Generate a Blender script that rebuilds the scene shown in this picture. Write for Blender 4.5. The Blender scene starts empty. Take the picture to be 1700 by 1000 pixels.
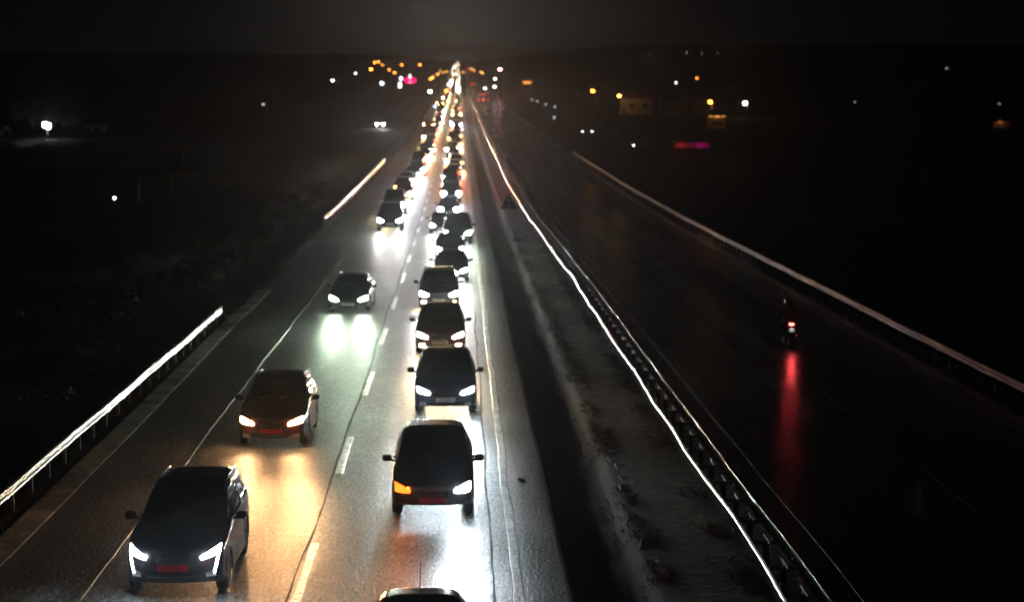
import bpy, math, random
import numpy as np
from mathutils import Vector, Matrix
from mathutils.bvhtree import BVHTree
S = bpy.context.scene
C = S.collection
R = math.radians
rnd = random.Random(7)

# ------------------------------------------------------------------ camera
F = 3400.0                                   # focal length in photograph pixels (1700 wide)
TH = math.atan(400 / F)
PSI = math.atan(88 * math.cos(TH) / F)
CAM_H = 8.85
cam_d = bpy.data.cameras.new('camera')
cam = bpy.data.objects.new('camera', cam_d); C.objects.link(cam)
cam_d.sensor_width = 36; cam_d.lens = 36 * F / 1700
cam_d.clip_start = 0.5; cam_d.clip_end = 20000
cam.location = (0, 0, CAM_H)
cam.rotation_euler = (math.pi / 2 - TH, 0, -PSI)
cam_d.dof.use_dof = True; cam_d.dof.focus_distance = 28; cam_d.dof.aperture_fstop = 1.45   # a wide phone tele: far lamps swell into discs
S.camera = cam

# ------------------------------------------------------------------ world (night sky, light of the town on the low sky)
W = bpy.data.worlds.new('World'); S.world = W; W.use_nodes = True
nt = W.node_tree; nt.nodes.clear()
wo = nt.nodes.new('ShaderNodeOutputWorld')
sk = nt.nodes.new('ShaderNodeTexSky'); sk.sky_type = 'NISHITA'; sk.sun_disc = False
sk.sun_elevation = R(-9); sk.sun_rotation = R(200)
b1 = nt.nodes.new('ShaderNodeBackground'); nt.links.new(sk.outputs[0], b1.inputs[0]); b1.inputs[1].default_value = 0.05
tc = nt.nodes.new('ShaderNodeTexCoord')
dt = nt.nodes.new('ShaderNodeVectorMath'); dt.operation = 'DOT_PRODUCT'
dt.inputs[1].default_value = Vector((-0.004, 1, 0.012)).normalized()
nt.links.new(tc.outputs['Generated'], dt.inputs[0])
def wmath(op, a, b=None, **k):
    n = nt.nodes.new('ShaderNodeMath'); n.operation = op
    for i, v in enumerate((a, b)):
        if v is None: continue
        if isinstance(v, (int, float)): n.inputs[i].default_value = v
        else: nt.links.new(v, n.inputs[i])
    return n.outputs[0]
ang = wmath('ARCCOSINE', wmath('MINIMUM', dt.outputs['Value'], 1.0))
g1 = wmath('EXPONENT', wmath('MULTIPLY', wmath('POWER', wmath('DIVIDE', ang, R(2.6)), 1.3), -1.0))
g2 = wmath('EXPONENT', wmath('MULTIPLY', wmath('DIVIDE', ang, R(9)), -1.0))
gs = wmath('ADD', wmath('MULTIPLY', g1, 0.046), wmath('MULTIPLY', g2, 0.0026))
b2 = nt.nodes.new('ShaderNodeBackground'); b2.inputs[0].default_value = (1, 0.90, 0.80, 1); nt.links.new(gs, b2.inputs[1])
b3 = nt.nodes.new('ShaderNodeBackground'); b3.inputs[0].default_value = (0.72, 0.82, 1, 1); b3.inputs[1].default_value = 0.0010
a1 = nt.nodes.new('ShaderNodeAddShader'); a2 = nt.nodes.new('ShaderNodeAddShader')
nt.links.new(b1.outputs[0], a1.inputs[0]); nt.links.new(b2.outputs[0], a1.inputs[1])
nt.links.new(a1.outputs[0], a2.inputs[0]); nt.links.new(b3.outputs[0], a2.inputs[1])
nt.links.new(a2.outputs[0], wo.inputs[0])

S.view_settings.view_transform = 'Standard'; S.view_settings.look = 'None'
S.view_settings.exposure = 0.0; S.view_settings.gamma = 1
S.cycles.use_denoising = True
S.cycles.sample_clamp_indirect = 3.0
S.cycles.sample_clamp_direct = 0
S.cycles.max_bounces = 4; S.cycles.diffuse_bounces = 2; S.cycles.glossy_bounces = 3
S.cycles.volume_bounces = 0; S.cycles.transmission_bounces = 3
S.cycles.use_light_tree = True
HAZE = 0.00015
BEAM = 1850.0
GLARE = 0.09                                  # how much of the beam's peak the lens throws above the horizontal                                 # watts of one dipped headlamp
LAMP = 220.0                                  # emission of its lens

# ------------------------------------------------------------------ the lie of the land
cf = np.array([math.sin(PSI) * math.cos(TH), math.cos(PSI) * math.cos(TH), -math.sin(TH)])
cr = np.array([math.cos(PSI), -math.sin(PSI), 0.0]); cu = np.cross(cr, cf)
KX = np.array([-400, 0, 40, 83, 152, 272, 567, 927, 1400, 2000, 3000, 4500, 9000.])
KV = np.array([-.35, 8.85, 9.77, 10.74, 12.2, 13.7, 15.2, 15.3, 13, 9.5, 5.5, 1, 0.])
KM = np.gradient(KV, KX)
def p(y):                                    # height of the road at distance y (it dips, then climbs)
    y = min(max(y, -399), 8999)
    i = min(max(int(np.searchsorted(KX, y)) - 1, 0), len(KX) - 2); h = KX[i + 1] - KX[i]; t = (y - KX[i]) / h
    d = (2*t**3-3*t**2+1)*KV[i] + (t**3-2*t*t+t)*h*KM[i] + (-2*t**3+3*t*t)*KV[i+1] + (t**3-t*t)*h*KM[i+1]
    return CAM_H - d
def sstep(v, a, b):
    t = min(max((v - a) / (b - a), 0), 1); return t * t * (3 - 2 * t)
def hash2(i, j):
    return (math.sin(i * 12.9898 + j * 78.233) * 43758.5453) % 1.0
def vnoise(x, y):
    i, j = math.floor(x), math.floor(y); u, v = x - i, y - j
    u = u*u*(3-2*u); v = v*v*(3-2*v)
    return (hash2(i,j)*(1-u)+hash2(i+1,j)*u)*(1-v) + (hash2(i,j+1)*(1-u)+hash2(i+1,j+1)*u)*v
def g(x, y):                                 # ground height anywhere
    z = p(y)
    if x < -9.75:
        z += -0.55 * sstep(-x, 9.8, 12.5) + 0.5 * sstep(-x, 13.5, 19) + (vnoise(x * .22, y * .1) - .5) * .7 * sstep(-x, 11, 16)
        z += 16 * sstep(y, 1500, 3200) * sstep(-x, 60, 260)
    elif x > 17.2:
        z += -0.6 * sstep(x, 17.2, 20) + (vnoise(x * .15, y * .07) - .5) * .8 * sstep(x, 18, 24)
        z += 30 * sstep(y, 1500, 3200) * sstep(x, 60, 330)
    elif 2.0 < x < 3.7:
        z += -0.42 * min(sstep(x, 2.0, 2.5), 1 - sstep(x, 3.35, 3.66)) - (vnoise(x * 2.7, y * .55) - .3) * .16 * sstep(x, 2.5, 3.2)
    return z
def ray(px, row):
    d = cf * F + cr * (px - 850) - cu * (row - 500); return d / d[1]
def at(px, row, y):
    d = ray(px, row); return Vector((d[0] * y, y, CAM_H + d[2] * y))
def ground_hit(px, row):                     # nearest road-level point seen at this place
    d = ray(px, row); y = 20.0
    while y < 4400:
        if CAM_H + d[2] * y - g(d[0] * y, y) <= 0: break
        y *= 1.003
    return Vector((d[0] * y, y, g(d[0] * y, y)))
def lamp_dist(px, row, h, lo=500, hi=3800):  # distance at which a lamp seen here hangs h above the ground
    d = ray(px, row); best, by = 1e9, lo; y = lo
    while y < hi:
        e = abs(CAM_H + d[2] * y - g(d[0] * y, y) - h)
        if e < best: best, by = e, y
        y *= 1.004
    return by

# ------------------------------------------------------------------ materials
def principled(name, col, rough=.6, metal=0., spec=None, coat=0., noise=None, bump=None):
    m = bpy.data.materials.new(name); m.use_nodes = True; t = m.node_tree
    b = t.nodes['Principled BSDF']
    b.inputs['Base Color'].default_value = (*col, 1); b.inputs['Roughness'].default_value = rough
    b.inputs['Metallic'].default_value = metal
    if spec is not None: b.inputs['Specular IOR Level'].default_value = spec
    if coat: b.inputs['Coat Weight'].default_value = coat; b.inputs['Coat Roughness'].default_value = .04
    tcn = t.nodes.new('ShaderNodeTexCoord')
    if noise:
        sc, lo, hi = noise
        n = t.nodes.new('ShaderNodeTexNoise'); n.inputs['Scale'].default_value = sc; n.inputs['Detail'].default_value = 6
        t.links.new(tcn.outputs['Object'], n.inputs['Vector'])
        rp = t.nodes.new('ShaderNodeValToRGB'); rp.color_ramp.elements[0].position = .35; rp.color_ramp.elements[1].position = .68
        rp.color_ramp.elements[0].color = (*[c * lo for c in col], 1); rp.color_ramp.elements[1].color = (*[min(1, c * hi) for c in col], 1)
        t.links.new(n.outputs['Fac'], rp.inputs['Fac']); t.links.new(rp.outputs['Color'], b.inputs['Base Color'])
    if bump:
        sc, st = bump
        n = t.nodes.new('ShaderNodeTexNoise'); n.inputs['Scale'].default_value = sc; n.inputs['Detail'].default_value = 4
        t.links.new(tcn.outputs['Object'], n.inputs['Vector'])
        bp = t.nodes.new('ShaderNodeBump'); bp.inputs['Strength'].default_value = st; bp.inputs['Distance'].default_value = .02
        t.links.new(n.outputs['Fac'], bp.inputs['Height']); t.links.new(bp.outputs['Normal'], b.inputs['Normal'])
    return m
def emit(name, col, strength):
    m = bpy.data.materials.new(name); m.use_nodes = True; t = m.node_tree; t.nodes.clear()
    o = t.nodes.new('ShaderNodeOutputMaterial'); e = t.nodes.new('ShaderNodeEmission')
    e.inputs[0].default_value = (*col, 1); e.inputs[1].default_value = strength
    t.links.new(e.outputs[0], o.inputs[0])
    m.cycles.emission_sampling = 'NONE'
    return m
def road_material(name, base, rough0, paint=None, wear=(.42, .58)):
    m = bpy.data.materials.new(name); m.use_nodes = True; t = m.node_tree; L = t.links.new
    b = t.nodes['Principled BSDF']; tcn = t.nodes.new('ShaderNodeTexCoord')
    def noise(scale, detail=4, vec=None, rough=.55):
        n = t.nodes.new('ShaderNodeTexNoise'); n.inputs['Scale'].default_value = scale; n.inputs['Detail'].default_value = detail
        n.inputs['Roughness'].default_value = rough
        L(vec or tcn.outputs['Object'], n.inputs['Vector']); return n.outputs['Fac']
    def mr(src, a0, a1, b0, b1):
        n = t.nodes.new('ShaderNodeMapRange'); L(src, n.inputs[0])
        for i, v in zip((1, 2, 3, 4), (a0, a1, b0, b1)): n.inputs[i].default_value = v
        return n.outputs[0]
    def mul(a, c, op='MULTIPLY'):
        n = t.nodes.new('ShaderNodeMath'); n.operation = op
        for i, v in enumerate((a, c)):
            if isinstance(v, (int, float)): n.inputs[i].default_value = v
            else: L(v, n.inputs[i])
        return n.outputs[0]
    # long streaks along the lanes: wheel tracks and repairs, never a regular repeat
    mp = t.nodes.new('ShaderNodeMapping'); mp.inputs['Scale'].default_value = (1, .03, 1); L(tcn.outputs['Object'], mp.inputs['Vector'])
    streak = noise(1.1, 5, mp.outputs['Vector']); patch = noise(.16, 4); mg = t.nodes.new('ShaderNodeMapping'); mg.inputs['Scale'].default_value = (1, .3, 1); L(tcn.outputs['Object'], mg.inputs['Vector']); grain = noise(15, 3, mg.outputs['Vector'], .8); fine = noise(14, 3, None, .7)
    val = mul(mul(mr(streak, .3, .7, .75, 1.25), mr(patch, .3, .7, .8, 1.2)), mr(grain, .38, .62, .2, 2.0))
    # tar seams and hairline cracks
    vo = t.nodes.new('ShaderNodeTexVoronoi'); vo.feature = 'DISTANCE_TO_EDGE'; vo.inputs['Scale'].default_value = .22
    wv = t.nodes.new('ShaderNodeVectorMath'); wv.operation = 'ADD'
    nn = t.nodes.new('ShaderNodeTexNoise'); nn.inputs['Scale'].default_value = 1.2; nn.inputs['Detail'].default_value = 5
    L(tcn.outputs['Object'], nn.inputs['Vector']); L(tcn.outputs['Object'], wv.inputs[0]); L(nn.outputs['Color'], wv.inputs[1])
    L(wv.outputs[0], vo.inputs['Vector'])
    crack = mul(mr(vo.outputs['Distance'], 0, .008, 0, 1), mr(patch, .45, .55, 1, 0), 'MAXIMUM')
    val = mul(val, mr(crack, 0, 1, .35, 1))
    cb = t.nodes.new('ShaderNodeMix'); cb.data_type = 'RGBA'; cb.blend_type = 'MULTIPLY'; cb.inputs[0].default_value = 1
    cb.inputs[6].default_value = (*base, 1); L(val, cb.inputs[7])
    col = cb.outputs[2]; rgh = mul(mr(streak, .3, .7, rough0 - .05, rough0 + .07), mr(fine, .3, .7, -.04, .05), 'ADD')
    if paint:
        wn = noise(7, 6, None, .7); ws = noise(.9, 4)
        mask = mr(mul(mul(wn, .7), mul(ws, .3), 'ADD'), wear[0], wear[1], 1, 0)
        mx = t.nodes.new('ShaderNodeMix'); mx.data_type = 'RGBA'; L(mask, mx.inputs[0]); L(col, mx.inputs[6]); mx.inputs[7].default_value = (*paint, 1)
        col = mx.outputs[2]
    b.inputs['Specular IOR Level'].default_value = .5 if paint and paint[0] > .5 else .24 if base[0] > .05 else .28
    L(col, b.inputs['Base Color']); L(rgh, b.inputs['Roughness'])
    bp = t.nodes.new('ShaderNodeBump'); bp.inputs['Strength'].default_value = .8 if base[0] > .05 else .25; bp.inputs['Distance'].default_value = .02
    L(grain, bp.inputs['Height']); L(bp.outputs['Normal'], b.inputs['Normal'])
    return m

M = {}
M['asphalt'] = road_material('asphalt', (.110, .115, .116), .44)
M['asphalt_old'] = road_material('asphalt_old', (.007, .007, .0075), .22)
M['tar'] = principled('tar_seam', (.035, .035, .034), .8, noise=(6, .6, 1.3), spec=.08)
M['line'] = road_material('line_paint', (.06, .06, .06), .34, paint=(.66, .66, .62), wear=(.40, .60))
M['line_worn'] = road_material('line_paint_worn', (.055, .055, .055), .42, paint=(.15, .15, .145), wear=(.20, .40))
M['line_ghost'] = road_material('line_paint_ghost', (.008, .008, .008), .3, paint=(.03, .03, .03), wear=(.36, .5))
M['soil'] = principled('soil', (.010, .009, .007), .95, noise=(.6, .5, 1.6), bump=(3, .8), spec=.1)
M['strip'] = principled('old_concrete', (.15, .115, .075), .95, noise=(1.6, .25, 1.6), bump=(5, 1.0), spec=.2)
M['gutter'] = principled('gutter_concrete', (.40, .39, .36), .85, noise=(.8, .4, 1.3), bump=(9, .5), spec=.2)
M['stone'] = principled('kerb_stone', (.42, .40, .34), .85, noise=(6, .5, 1.2), bump=(14, .6))
M['zinc'] = principled('galvanised_steel', (.36, .37, .38), .18, 1.0, noise=(5, .75, 1.1), bump=(3.0, .08))
M['zinc_old'] = principled('weathered_steel', (.24, .24, .235), .34, .9, noise=(.6, .55, 1.3), bump=(3, .1))
M['zinc_dull'] = principled('dull_galvanised_steel', (.36, .36, .36), .5, .8, noise=(4, .6, 1.2))
M['post'] = principled('post_steel', (.22, .21, .19), .6, .5, noise=(6, .6, 1.3))
M['concrete'] = principled('concrete', (.36, .35, .33), .85, noise=(2, .7, 1.1), bump=(12, .3))
M['pale'] = principled('pale_pole', (.75, .74, .70), .6, noise=(3, .85, 1.05))
M['render'] = principled('wall_render', (.30, .26, .235), .9, noise=(1.5, .8, 1.1), bump=(20, .2))
M['rooftile'] = principled('roof_tile', (.16, .075, .05), .8, noise=(3, .6, 1.2), bump=(9, .5))
M['wood'] = principled('dark_wood', (.09, .06, .04), .7, noise=(4, .6, 1.3))
M['pane'] = principled('dark_pane', (.012, .013, .015), .08, spec=.6)
M['pole'] = principled('lamp_pole', (.45, .44, .42), .5, .3, noise=(3, .8, 1.1))
M['dark_metal'] = principled('dark_metal', (.05, .05, .05), .5, .5)
M['sign_back'] = principled('sign_back', (.035, .03, .028), .6, .4, noise=(4, .7, 1.2))
M['leaf'] = principled('leaf', (.065, .085, .032), .75, noise=(.8, .45, 1.6), spec=.25)
M['leaf_dry'] = principled('dry_leaf', (.11, .105, .05), .8, noise=(.8, .5, 1.5), spec=.2)
M['straw'] = principled('dry_grass', (.20, .17, .095), .9, noise=(2, .6, 1.3), spec=.1)
M['bark'] = principled('bark', (.07, .05, .035), .9, noise=(4, .5, 1.4), bump=(6, .8))
M['hill'] = principled('hill_scrub', (.015, .016, .012), .95, spec=.05, noise=(.01, .6, 1.4))
# cars
for k, c, r_ in (('black', (.012, .012, .013), .24), ('graphite', (.014, .015, .017), .26), ('navy', (.010, .012, .018), .25),
                 ('silver', (.30, .31, .32), .30), ('white', (.62, .62, .60), .32), ('maroon', (.030, .009, .007), .26), ('grey', (.05, .05, .053), .30)):
    M['paint_' + k] = principled('car_paint_' + k, c, r_, .35 if k in ('silver', 'grey', 'graphite') else 0, coat=.6, noise=(1.5, .93, 1.06))
M['glass'] = principled('car_glass', (.004, .004, .005), .05, spec=.5, noise=(3, .9, 1.1))
M['trim'] = principled('black_plastic', (.010, .010, .010), .55, bump=(60, .1))
M['chrome'] = principled('chrome', (.6, .6, .6), .12, 1.0, bump=(4, .03))
M['tyre'] = principled('tyre_rubber', (.012, .012, .012), .85, bump=(30, .4))
M['rim'] = principled('alloy_rim', (.35, .35, .36), .3, 1.0, noise=(5, .8, 1.1))
M['plate_red'] = principled('red_plate', (.34, .006, .03), .45, noise=(9, .75, 1.15))  # red tail-lamp glow from the car ahead is put into the plate colour
M['plate'] = principled('white_plate', (.6, .6, .58), .45, noise=(9, .85, 1.05))
M['tarp'] = principled('truck_tarpaulin', (.20, .05, .04), .6, noise=(1, .7, 1.2), bump=(2, .4))
M['cloth'] = principled('dark_cloth', (.012, .012, .015), .9, bump=(20, .4))
M['skin'] = principled('skin', (.30, .18, .13), .6, noise=(8, .9, 1.05))
M['tail'] = emit('tail_lamp_red', (1, .02, .02), 4)
M['tail_dark'] = principled('tail_lens', (.12, .004, .004), .15, spec=.5, noise=(9, .8, 1.2))
M['tail_far'] = emit('tail_lamp_red_far', (1, .06, .04), 14)
M['moto_tail'] = emit('motorcycle_tail_lamp', (1, .05, .035), 40)
COL = {'cool': (.80, .93, 1.0), 'white': (1, .97, .92), 'green': (.78, 1, .74), 'warm': (1, .80, .52), 'orange': (1, .52, .22),
       'yellow': (1, .86, .36), 'violet': (.86, .84, 1.0), 'amber': (1, .24, .03), 'red': (1, .15, .06)}
for k, c in COL.items():
    M['lamp_' + k] = emit('headlamp_' + k, c, LAMP)
    M['far_' + k] = emit('far_lamp_' + k, c, {'orange': 10, 'red': 9, 'yellow': 16, 'warm': 45}.get(k, LAMP * .5))
M['lamp_off'] = principled('unlit_lamp_lens', (.25, .25, .26), .08, spec=.6, noise=(30, .7, 1.2))
M['indicator'] = emit('indicator_amber', (1, .13, .012), 4.5)
M['drl'] = emit('daytime_strip', (.9, .96, 1), 40)

# ------------------------------------------------------------------ mesh helpers
class MB:
    def __init__(s): s.v = []; s.f = []
    def add(s, vs, fs):
        o = len(s.v); s.v += [tuple(v) for v in vs]; s.f += [tuple(i + o for i in f) for f in fs]; return s
    def box(s, c, d, rot=None, ch=0.0):
        x, y, z = [k / 2 for k in d]; ch = min(ch, x * .9, y * .9, z * .9)
        if ch <= 0:
            vs = [(sx*x, sy*y, sz*z) for sz in (-1, 1) for sx, sy in ((-1,-1),(1,-1),(1,1),(-1,1))]
            fs = [(3,2,1,0),(4,5,6,7),(0,1,5,4),(1,2,6,5),(2,3,7,6),(3,0,4,7)]
        else:
            vs = []; fs = []
            def loop(z_, i):
                a, b = x - i, y - i; k = ch
                return [(-a+k,-b,z_),(a-k,-b,z_),(a,-b+k,z_),(a,b-k,z_),(a-k,b,z_),(-a+k,b,z_),(-a,b-k,z_),(-a,-b+k,z_)]
            for z_, i in ((-z, ch*.6), (-z+ch, 0), (z-ch, 0), (z, ch*.6)): vs += loop(z_, i)
            for r_ in range(3):
                for i in range(8):
                    j = (i + 1) % 8; fs.append((r_*8+i, r_*8+j, r_*8+8+j, r_*8+8+i))
            fs += [tuple(range(7, -1, -1)), tuple(range(24, 32))]
        vs = [Vector(v) for v in vs]
        if rot is not None: vs = [rot @ v for v in vs]
        return s.add([v + Vector(c) for v in vs], fs)
    def tube(s, pts, r, n=8, cap=True):
        pts = [Vector(q) for q in pts]; rs = r if isinstance(r, (list, tuple)) else [r] * len(pts)
        o = len(s.v); ref = None
        for i, q in enumerate(pts):
            t = (pts[min(i+1, len(pts)-1)] - pts[max(i-1, 0)]).normalized()
            if ref is None: ref = t.orthogonal().normalized()
            a = (ref - t * ref.dot(t)).normalized(); b = t.cross(a); ref = a
            for k in range(n):
                w = 2 * math.pi * k / n; s.v.append(tuple(q + (a * math.cos(w) + b * math.sin(w)) * rs[i]))
        for i in range(len(pts) - 1):
            for k in range(n):
                k2 = (k + 1) % n; s.f.append((o+i*n+k, o+i*n+k2, o+(i+1)*n+k2, o+(i+1)*n+k))
        if cap:
            s.f.append(tuple(o + k for k in range(n - 1, -1, -1))); s.f.append(tuple(o + (len(pts)-1)*n + k for k in range(n)))
        return s
    def lathe(s, prof, c, axis='x', n=20):             # prof: (along axis, radius)
        o = len(s.v); c = Vector(c)
        for a, r_ in prof:
            for k in range(n):
                w = 2*math.pi*k/n; u, v = r_*math.cos(w), r_*math.sin(w)
                q = (a, u, v) if axis == 'x' else (u, a, v) if axis == 'y' else (u, v, a)
                s.v.append(tuple(c + Vector(q)))
        for i in range(len(prof) - 1):
            for k in range(n):
                k2 = (k+1) % n; s.f.append((o+i*n+k, o+i*n+k2, o+(i+1)*n+k2, o+(i+1)*n+k))
        s.f.append(tuple(o + k for k in range(n-1, -1, -1))); s.f.append(tuple(o + (len(prof)-1)*n + k for k in range(n)))
        return s
    def sweep(s, prof, path, close=True):              # prof (x,z) carried along path of (x,y,z) (runs along y)
        o = len(s.v); n = len(prof)
        for q in path:
            for a, b in prof: s.v.append((q[0] + a, q[1], q[2] + b))
        for i in range(len(path) - 1):
            for k in range(n if close else n - 1):
                k2 = (k+1) % n; s.f.append((o+i*n+k, o+i*n+k2, o+(i+1)*n+k2, o+(i+1)*n+k))
        if close:
            s.f.append(tuple(o + k for k in range(n-1, -1, -1))); s.f.append(tuple(o + (len(path)-1)*n + k for k in range(n)))
        return s
    def build(s, name, mat, parent=None, smooth=False, loc=None):
        me = bpy.data.meshes.new(name); me.from_pydata(s.v, [], s.f); me.update()
        if smooth: me.polygons.foreach_set('use_smooth', [True] * len(me.polygons))
        me.materials.append(mat)
        o = bpy.data.objects.new(name, me); C.objects.link(o)
        if parent: o.parent = parent
        if loc: o.location = loc
        return o
def tag(o, label=None, cat=None, group=None, kind=None):
    if label: o['label'] = label
    if cat: o['category'] = cat
    if group: o['group'] = group
    if kind: o['kind'] = kind
    return o
def empty(name, loc=(0, 0, 0), label=None, cat=None, group=None):
    o = bpy.data.objects.new(name, None); C.objects.link(o); o.location = loc; o.empty_display_size = .2
    return tag(o, label, cat, group)
def structure(o): o['kind'] = 'structure'; return o

# ------------------------------------------------------------------ ground, roads, markings
ys = [-30.0]
while ys[-1] < 9000:
    y = ys[-1]; ys.append(y + (1 if y < 120 else 6 if y < 300 else y * .035))
xs = sorted(set([-9000, -5000, -2600, -1400, -800, -500, -330, -220, -150, -105, -75, -55, -42, -33, -27, -23, -20, -18, -16.5, -15, -14, -13, -12, -11, -10.3, -9.75,
      -5, 0, 1.7, 2.0, 2.12, 2.25, 2.4, 2.6, 3.0, 3.3, 3.45, 3.55, 3.66, 3.75, 5, 6.6, 10, 15, 17.2, 17.8, 18.5, 19.3, 20, 21.5, 23, 26, 30, 36, 44, 55, 70, 90, 120, 160, 220, 300, 420, 600, 900, 1500, 2600, 5000, 9000]))
def sheet(name, mat, xs_, zf, y0=-30, y1=9000, ys_=None):
    m = MB(); yy = [y for y in (ys_ or ys) if y0 <= y <= y1]
    n = len(xs_)
    for y in yy:
        for x in xs_: m.v.append((x, y, zf(x, y)))
    for i in range(len(yy) - 1):
        for k in range(n - 1): m.f.append((i*n+k, i*n+k+1, (i+1)*n+k+1, (i+1)*n+k))
    return m.build(name, mat, smooth=True)
gr = sheet('ground', M['soil'], xs, lambda x, y: g(x, y) - (0.02 if (-9.5 < x < 1.8 or 4.0 < x < 17.0) else 0)); structure(gr)
rd = sheet('road', M['asphalt'], [-9.55, -7, -3, 0, 1.2, 1.9, 1.98], lambda x, y: p(y) + .012 - (.02 if x > 1.95 else 0), -28, 4800); structure(rd)
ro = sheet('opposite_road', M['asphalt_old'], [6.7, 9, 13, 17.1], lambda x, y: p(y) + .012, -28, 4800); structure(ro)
yf = [-28.0]
while yf[-1] < 900: yf.append(yf[-1] + (1.0 if yf[-1] < 140 else 6))
ms = MB()
for y in yf:
    e = 3.66 + .14 * (vnoise(y * .45, 3.3) - .5) + .10 * (vnoise(y * 1.7, 9.1) - .5)
    for x in (e, e + .25, 4.6, 5.6, 6.55): ms.v.append((x, y, p(y) + .03 + .02 * vnoise(x * 2, y * 1.1)))
for i in range(len(yf) - 1):
    for k in range(4): ms.f.append((i*5+k, i*5+k+1, i*5+k+6, i*5+k+5))
structure(ms.build('median_strip', M['strip'], smooth=True))
gt = MB()
gt.sweep([(-.32, -.05), (.32, -.05), (.30, .028), (-.28, .036)], [(-9.2 - .25 * sstep(y, 45, 90) + .05 * (vnoise(y*.2, 1) - .5), y, p(y)) for y in yf if y < 100])
structure(gt.build('gutter', M['gutter']))
# frontage road on the left, where one pair of headlamps comes along
fr = sheet('side_road', M['tar'], [-21.5, -18, -14.6], lambda x, y: g(-18, y) + .35, 330, 900); structure(fr)

def strip_mark(name, x, w, y0, y1, mat, wob=.02, z=.018, step=1.0):
    m = MB(); n = max(2, int((y1 - y0) / step) + 1)
    for i in range(n):
        y = y0 + (y1 - y0) * i / (n - 1); c = x + wob * (vnoise(y * .21, x) - .5) * 2
        e0 = (vnoise(y * 2.3, x + 5) - .5) * .03; e1 = (vnoise(y * 2.1, x + 9) - .5) * .03
        for q, dz in ((-w/2 - .012 + e0, -.012), (-w/2 + e0, 0), (w/2 + e1, 0), (w/2 + .012 + e1, -.012)): m.v.append((c + q, y, p(y) + z + dz))
    for i in range(n - 1):
        for k in range(3): m.f.append((i*4+k, i*4+k+1, i*4+k+5, i*4+k+4))
    return structure(m.build(name, mat))
strip_mark('edge_line', 1.06, .17, -20, 320, M['line'], .025, .019)
strip_mark('edge_line', -6.93, .14, -20, 320, M['line_worn'], .04)
strip_mark('seam_line', .62, .035, -20, 200, M['tar'], .07, .0165)
strip_mark('edge_line', 7.3, .14, -20, 320, M['line_ghost'], .04)
strip_mark('edge_line', 15.6, .14, -20, 320, M['line_ghost'], .04)
y = 40.9 - 13.55 * 2
while y < 340:
    strip_mark('lane_dash', -2.95, .16, y - 5.6, y, M['line'], .01, .019, .35); y += 13.55
strip_mark('seam_line', -3.09, .035, -20, 200, M['tar'], .06, .0165)
y = 36
while y < 200:
    strip_mark('lane_dash', 11.4, .14, y - 5.6, y, M['line_ghost'], .01, .018, .6); y += 13.5
# broken kerb stones along the median strip
for i in range(22):
    y = 38 + i * 1.25 + rnd.uniform(-.25, .25)
    if rnd.random() < .30 and i > 3: continue
    L_ = rnd.uniform(.5, .95); m = MB()
    m.box((rnd.uniform(0, .1), 0, -.022), (rnd.uniform(.14, .38), L_, .14), Matrix.Rotation(rnd.uniform(-.12, .12), 3, 'Z') @ Matrix.Rotation(rnd.uniform(-.1, .1), 3, 'Y'), .025)
    o = m.build('kerb_stone', M['stone'], loc=(3.80 + rnd.uniform(-.06, .10), y, p(y)))
    tag(o, 'worn pale kerb stone in the broken row edging the median strip', 'kerb stone', 'broken kerb stones along the median')
m = MB(); m.lathe([(0, .10), (.03, .12), (.06, .09), (.08, .03)], (0, 0, 0), 'z', 9)
hp = ground_hit(865, 799); o = m.build('debris', M['trim'], loc=(hp.x, hp.y, p(hp.y) + .015)); o.scale = (.6, 1.7, .5); o.rotation_euler[2] = .4
tag(o, 'small dark scrap of debris lying on the pale shoulder beside the edge line', 'debris')

gw = MB(); rg = random.Random(5)
for i in range(11000):
    k = rg.random(); y = 34 + 110 * rg.random() ** 1.6
    x = rg.gauss(3.75, .12) if k < .35 else rg.gauss(5.3, .18) if k < .6 else rg.uniform(2.4, 3.5) if k < .8 else rg.gauss(-9.9, .25)
    if vnoise(x * .9 + 3, y * .5) < .45: continue
    z = g(x, y) + (.02 if 3.66 < x < 6.5 else 0); h = rg.uniform(.03, .13); a = rg.uniform(0, 6.28); w_ = .009
    d = Vector((math.cos(a), math.sin(a), 0)); l_ = Vector((rg.gauss(0, .05), rg.gauss(0, .05), h)); q = Vector((x, y, z - .01)); n_ = len(gw.v)
    gw.v += [tuple(q - d * w_), tuple(q + d * w_), tuple(q + l_ * .6 + d * w_ * .7), tuple(q + l_ * 1.0 + Vector((l_.x, l_.y, 0)))]; gw.f.append((n_, n_+1, n_+2, n_+3))
tag(gw.build('grass', M['straw']), 'dry weeds growing along the median strip and under the barriers', 'grass', None, 'stuff')

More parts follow.
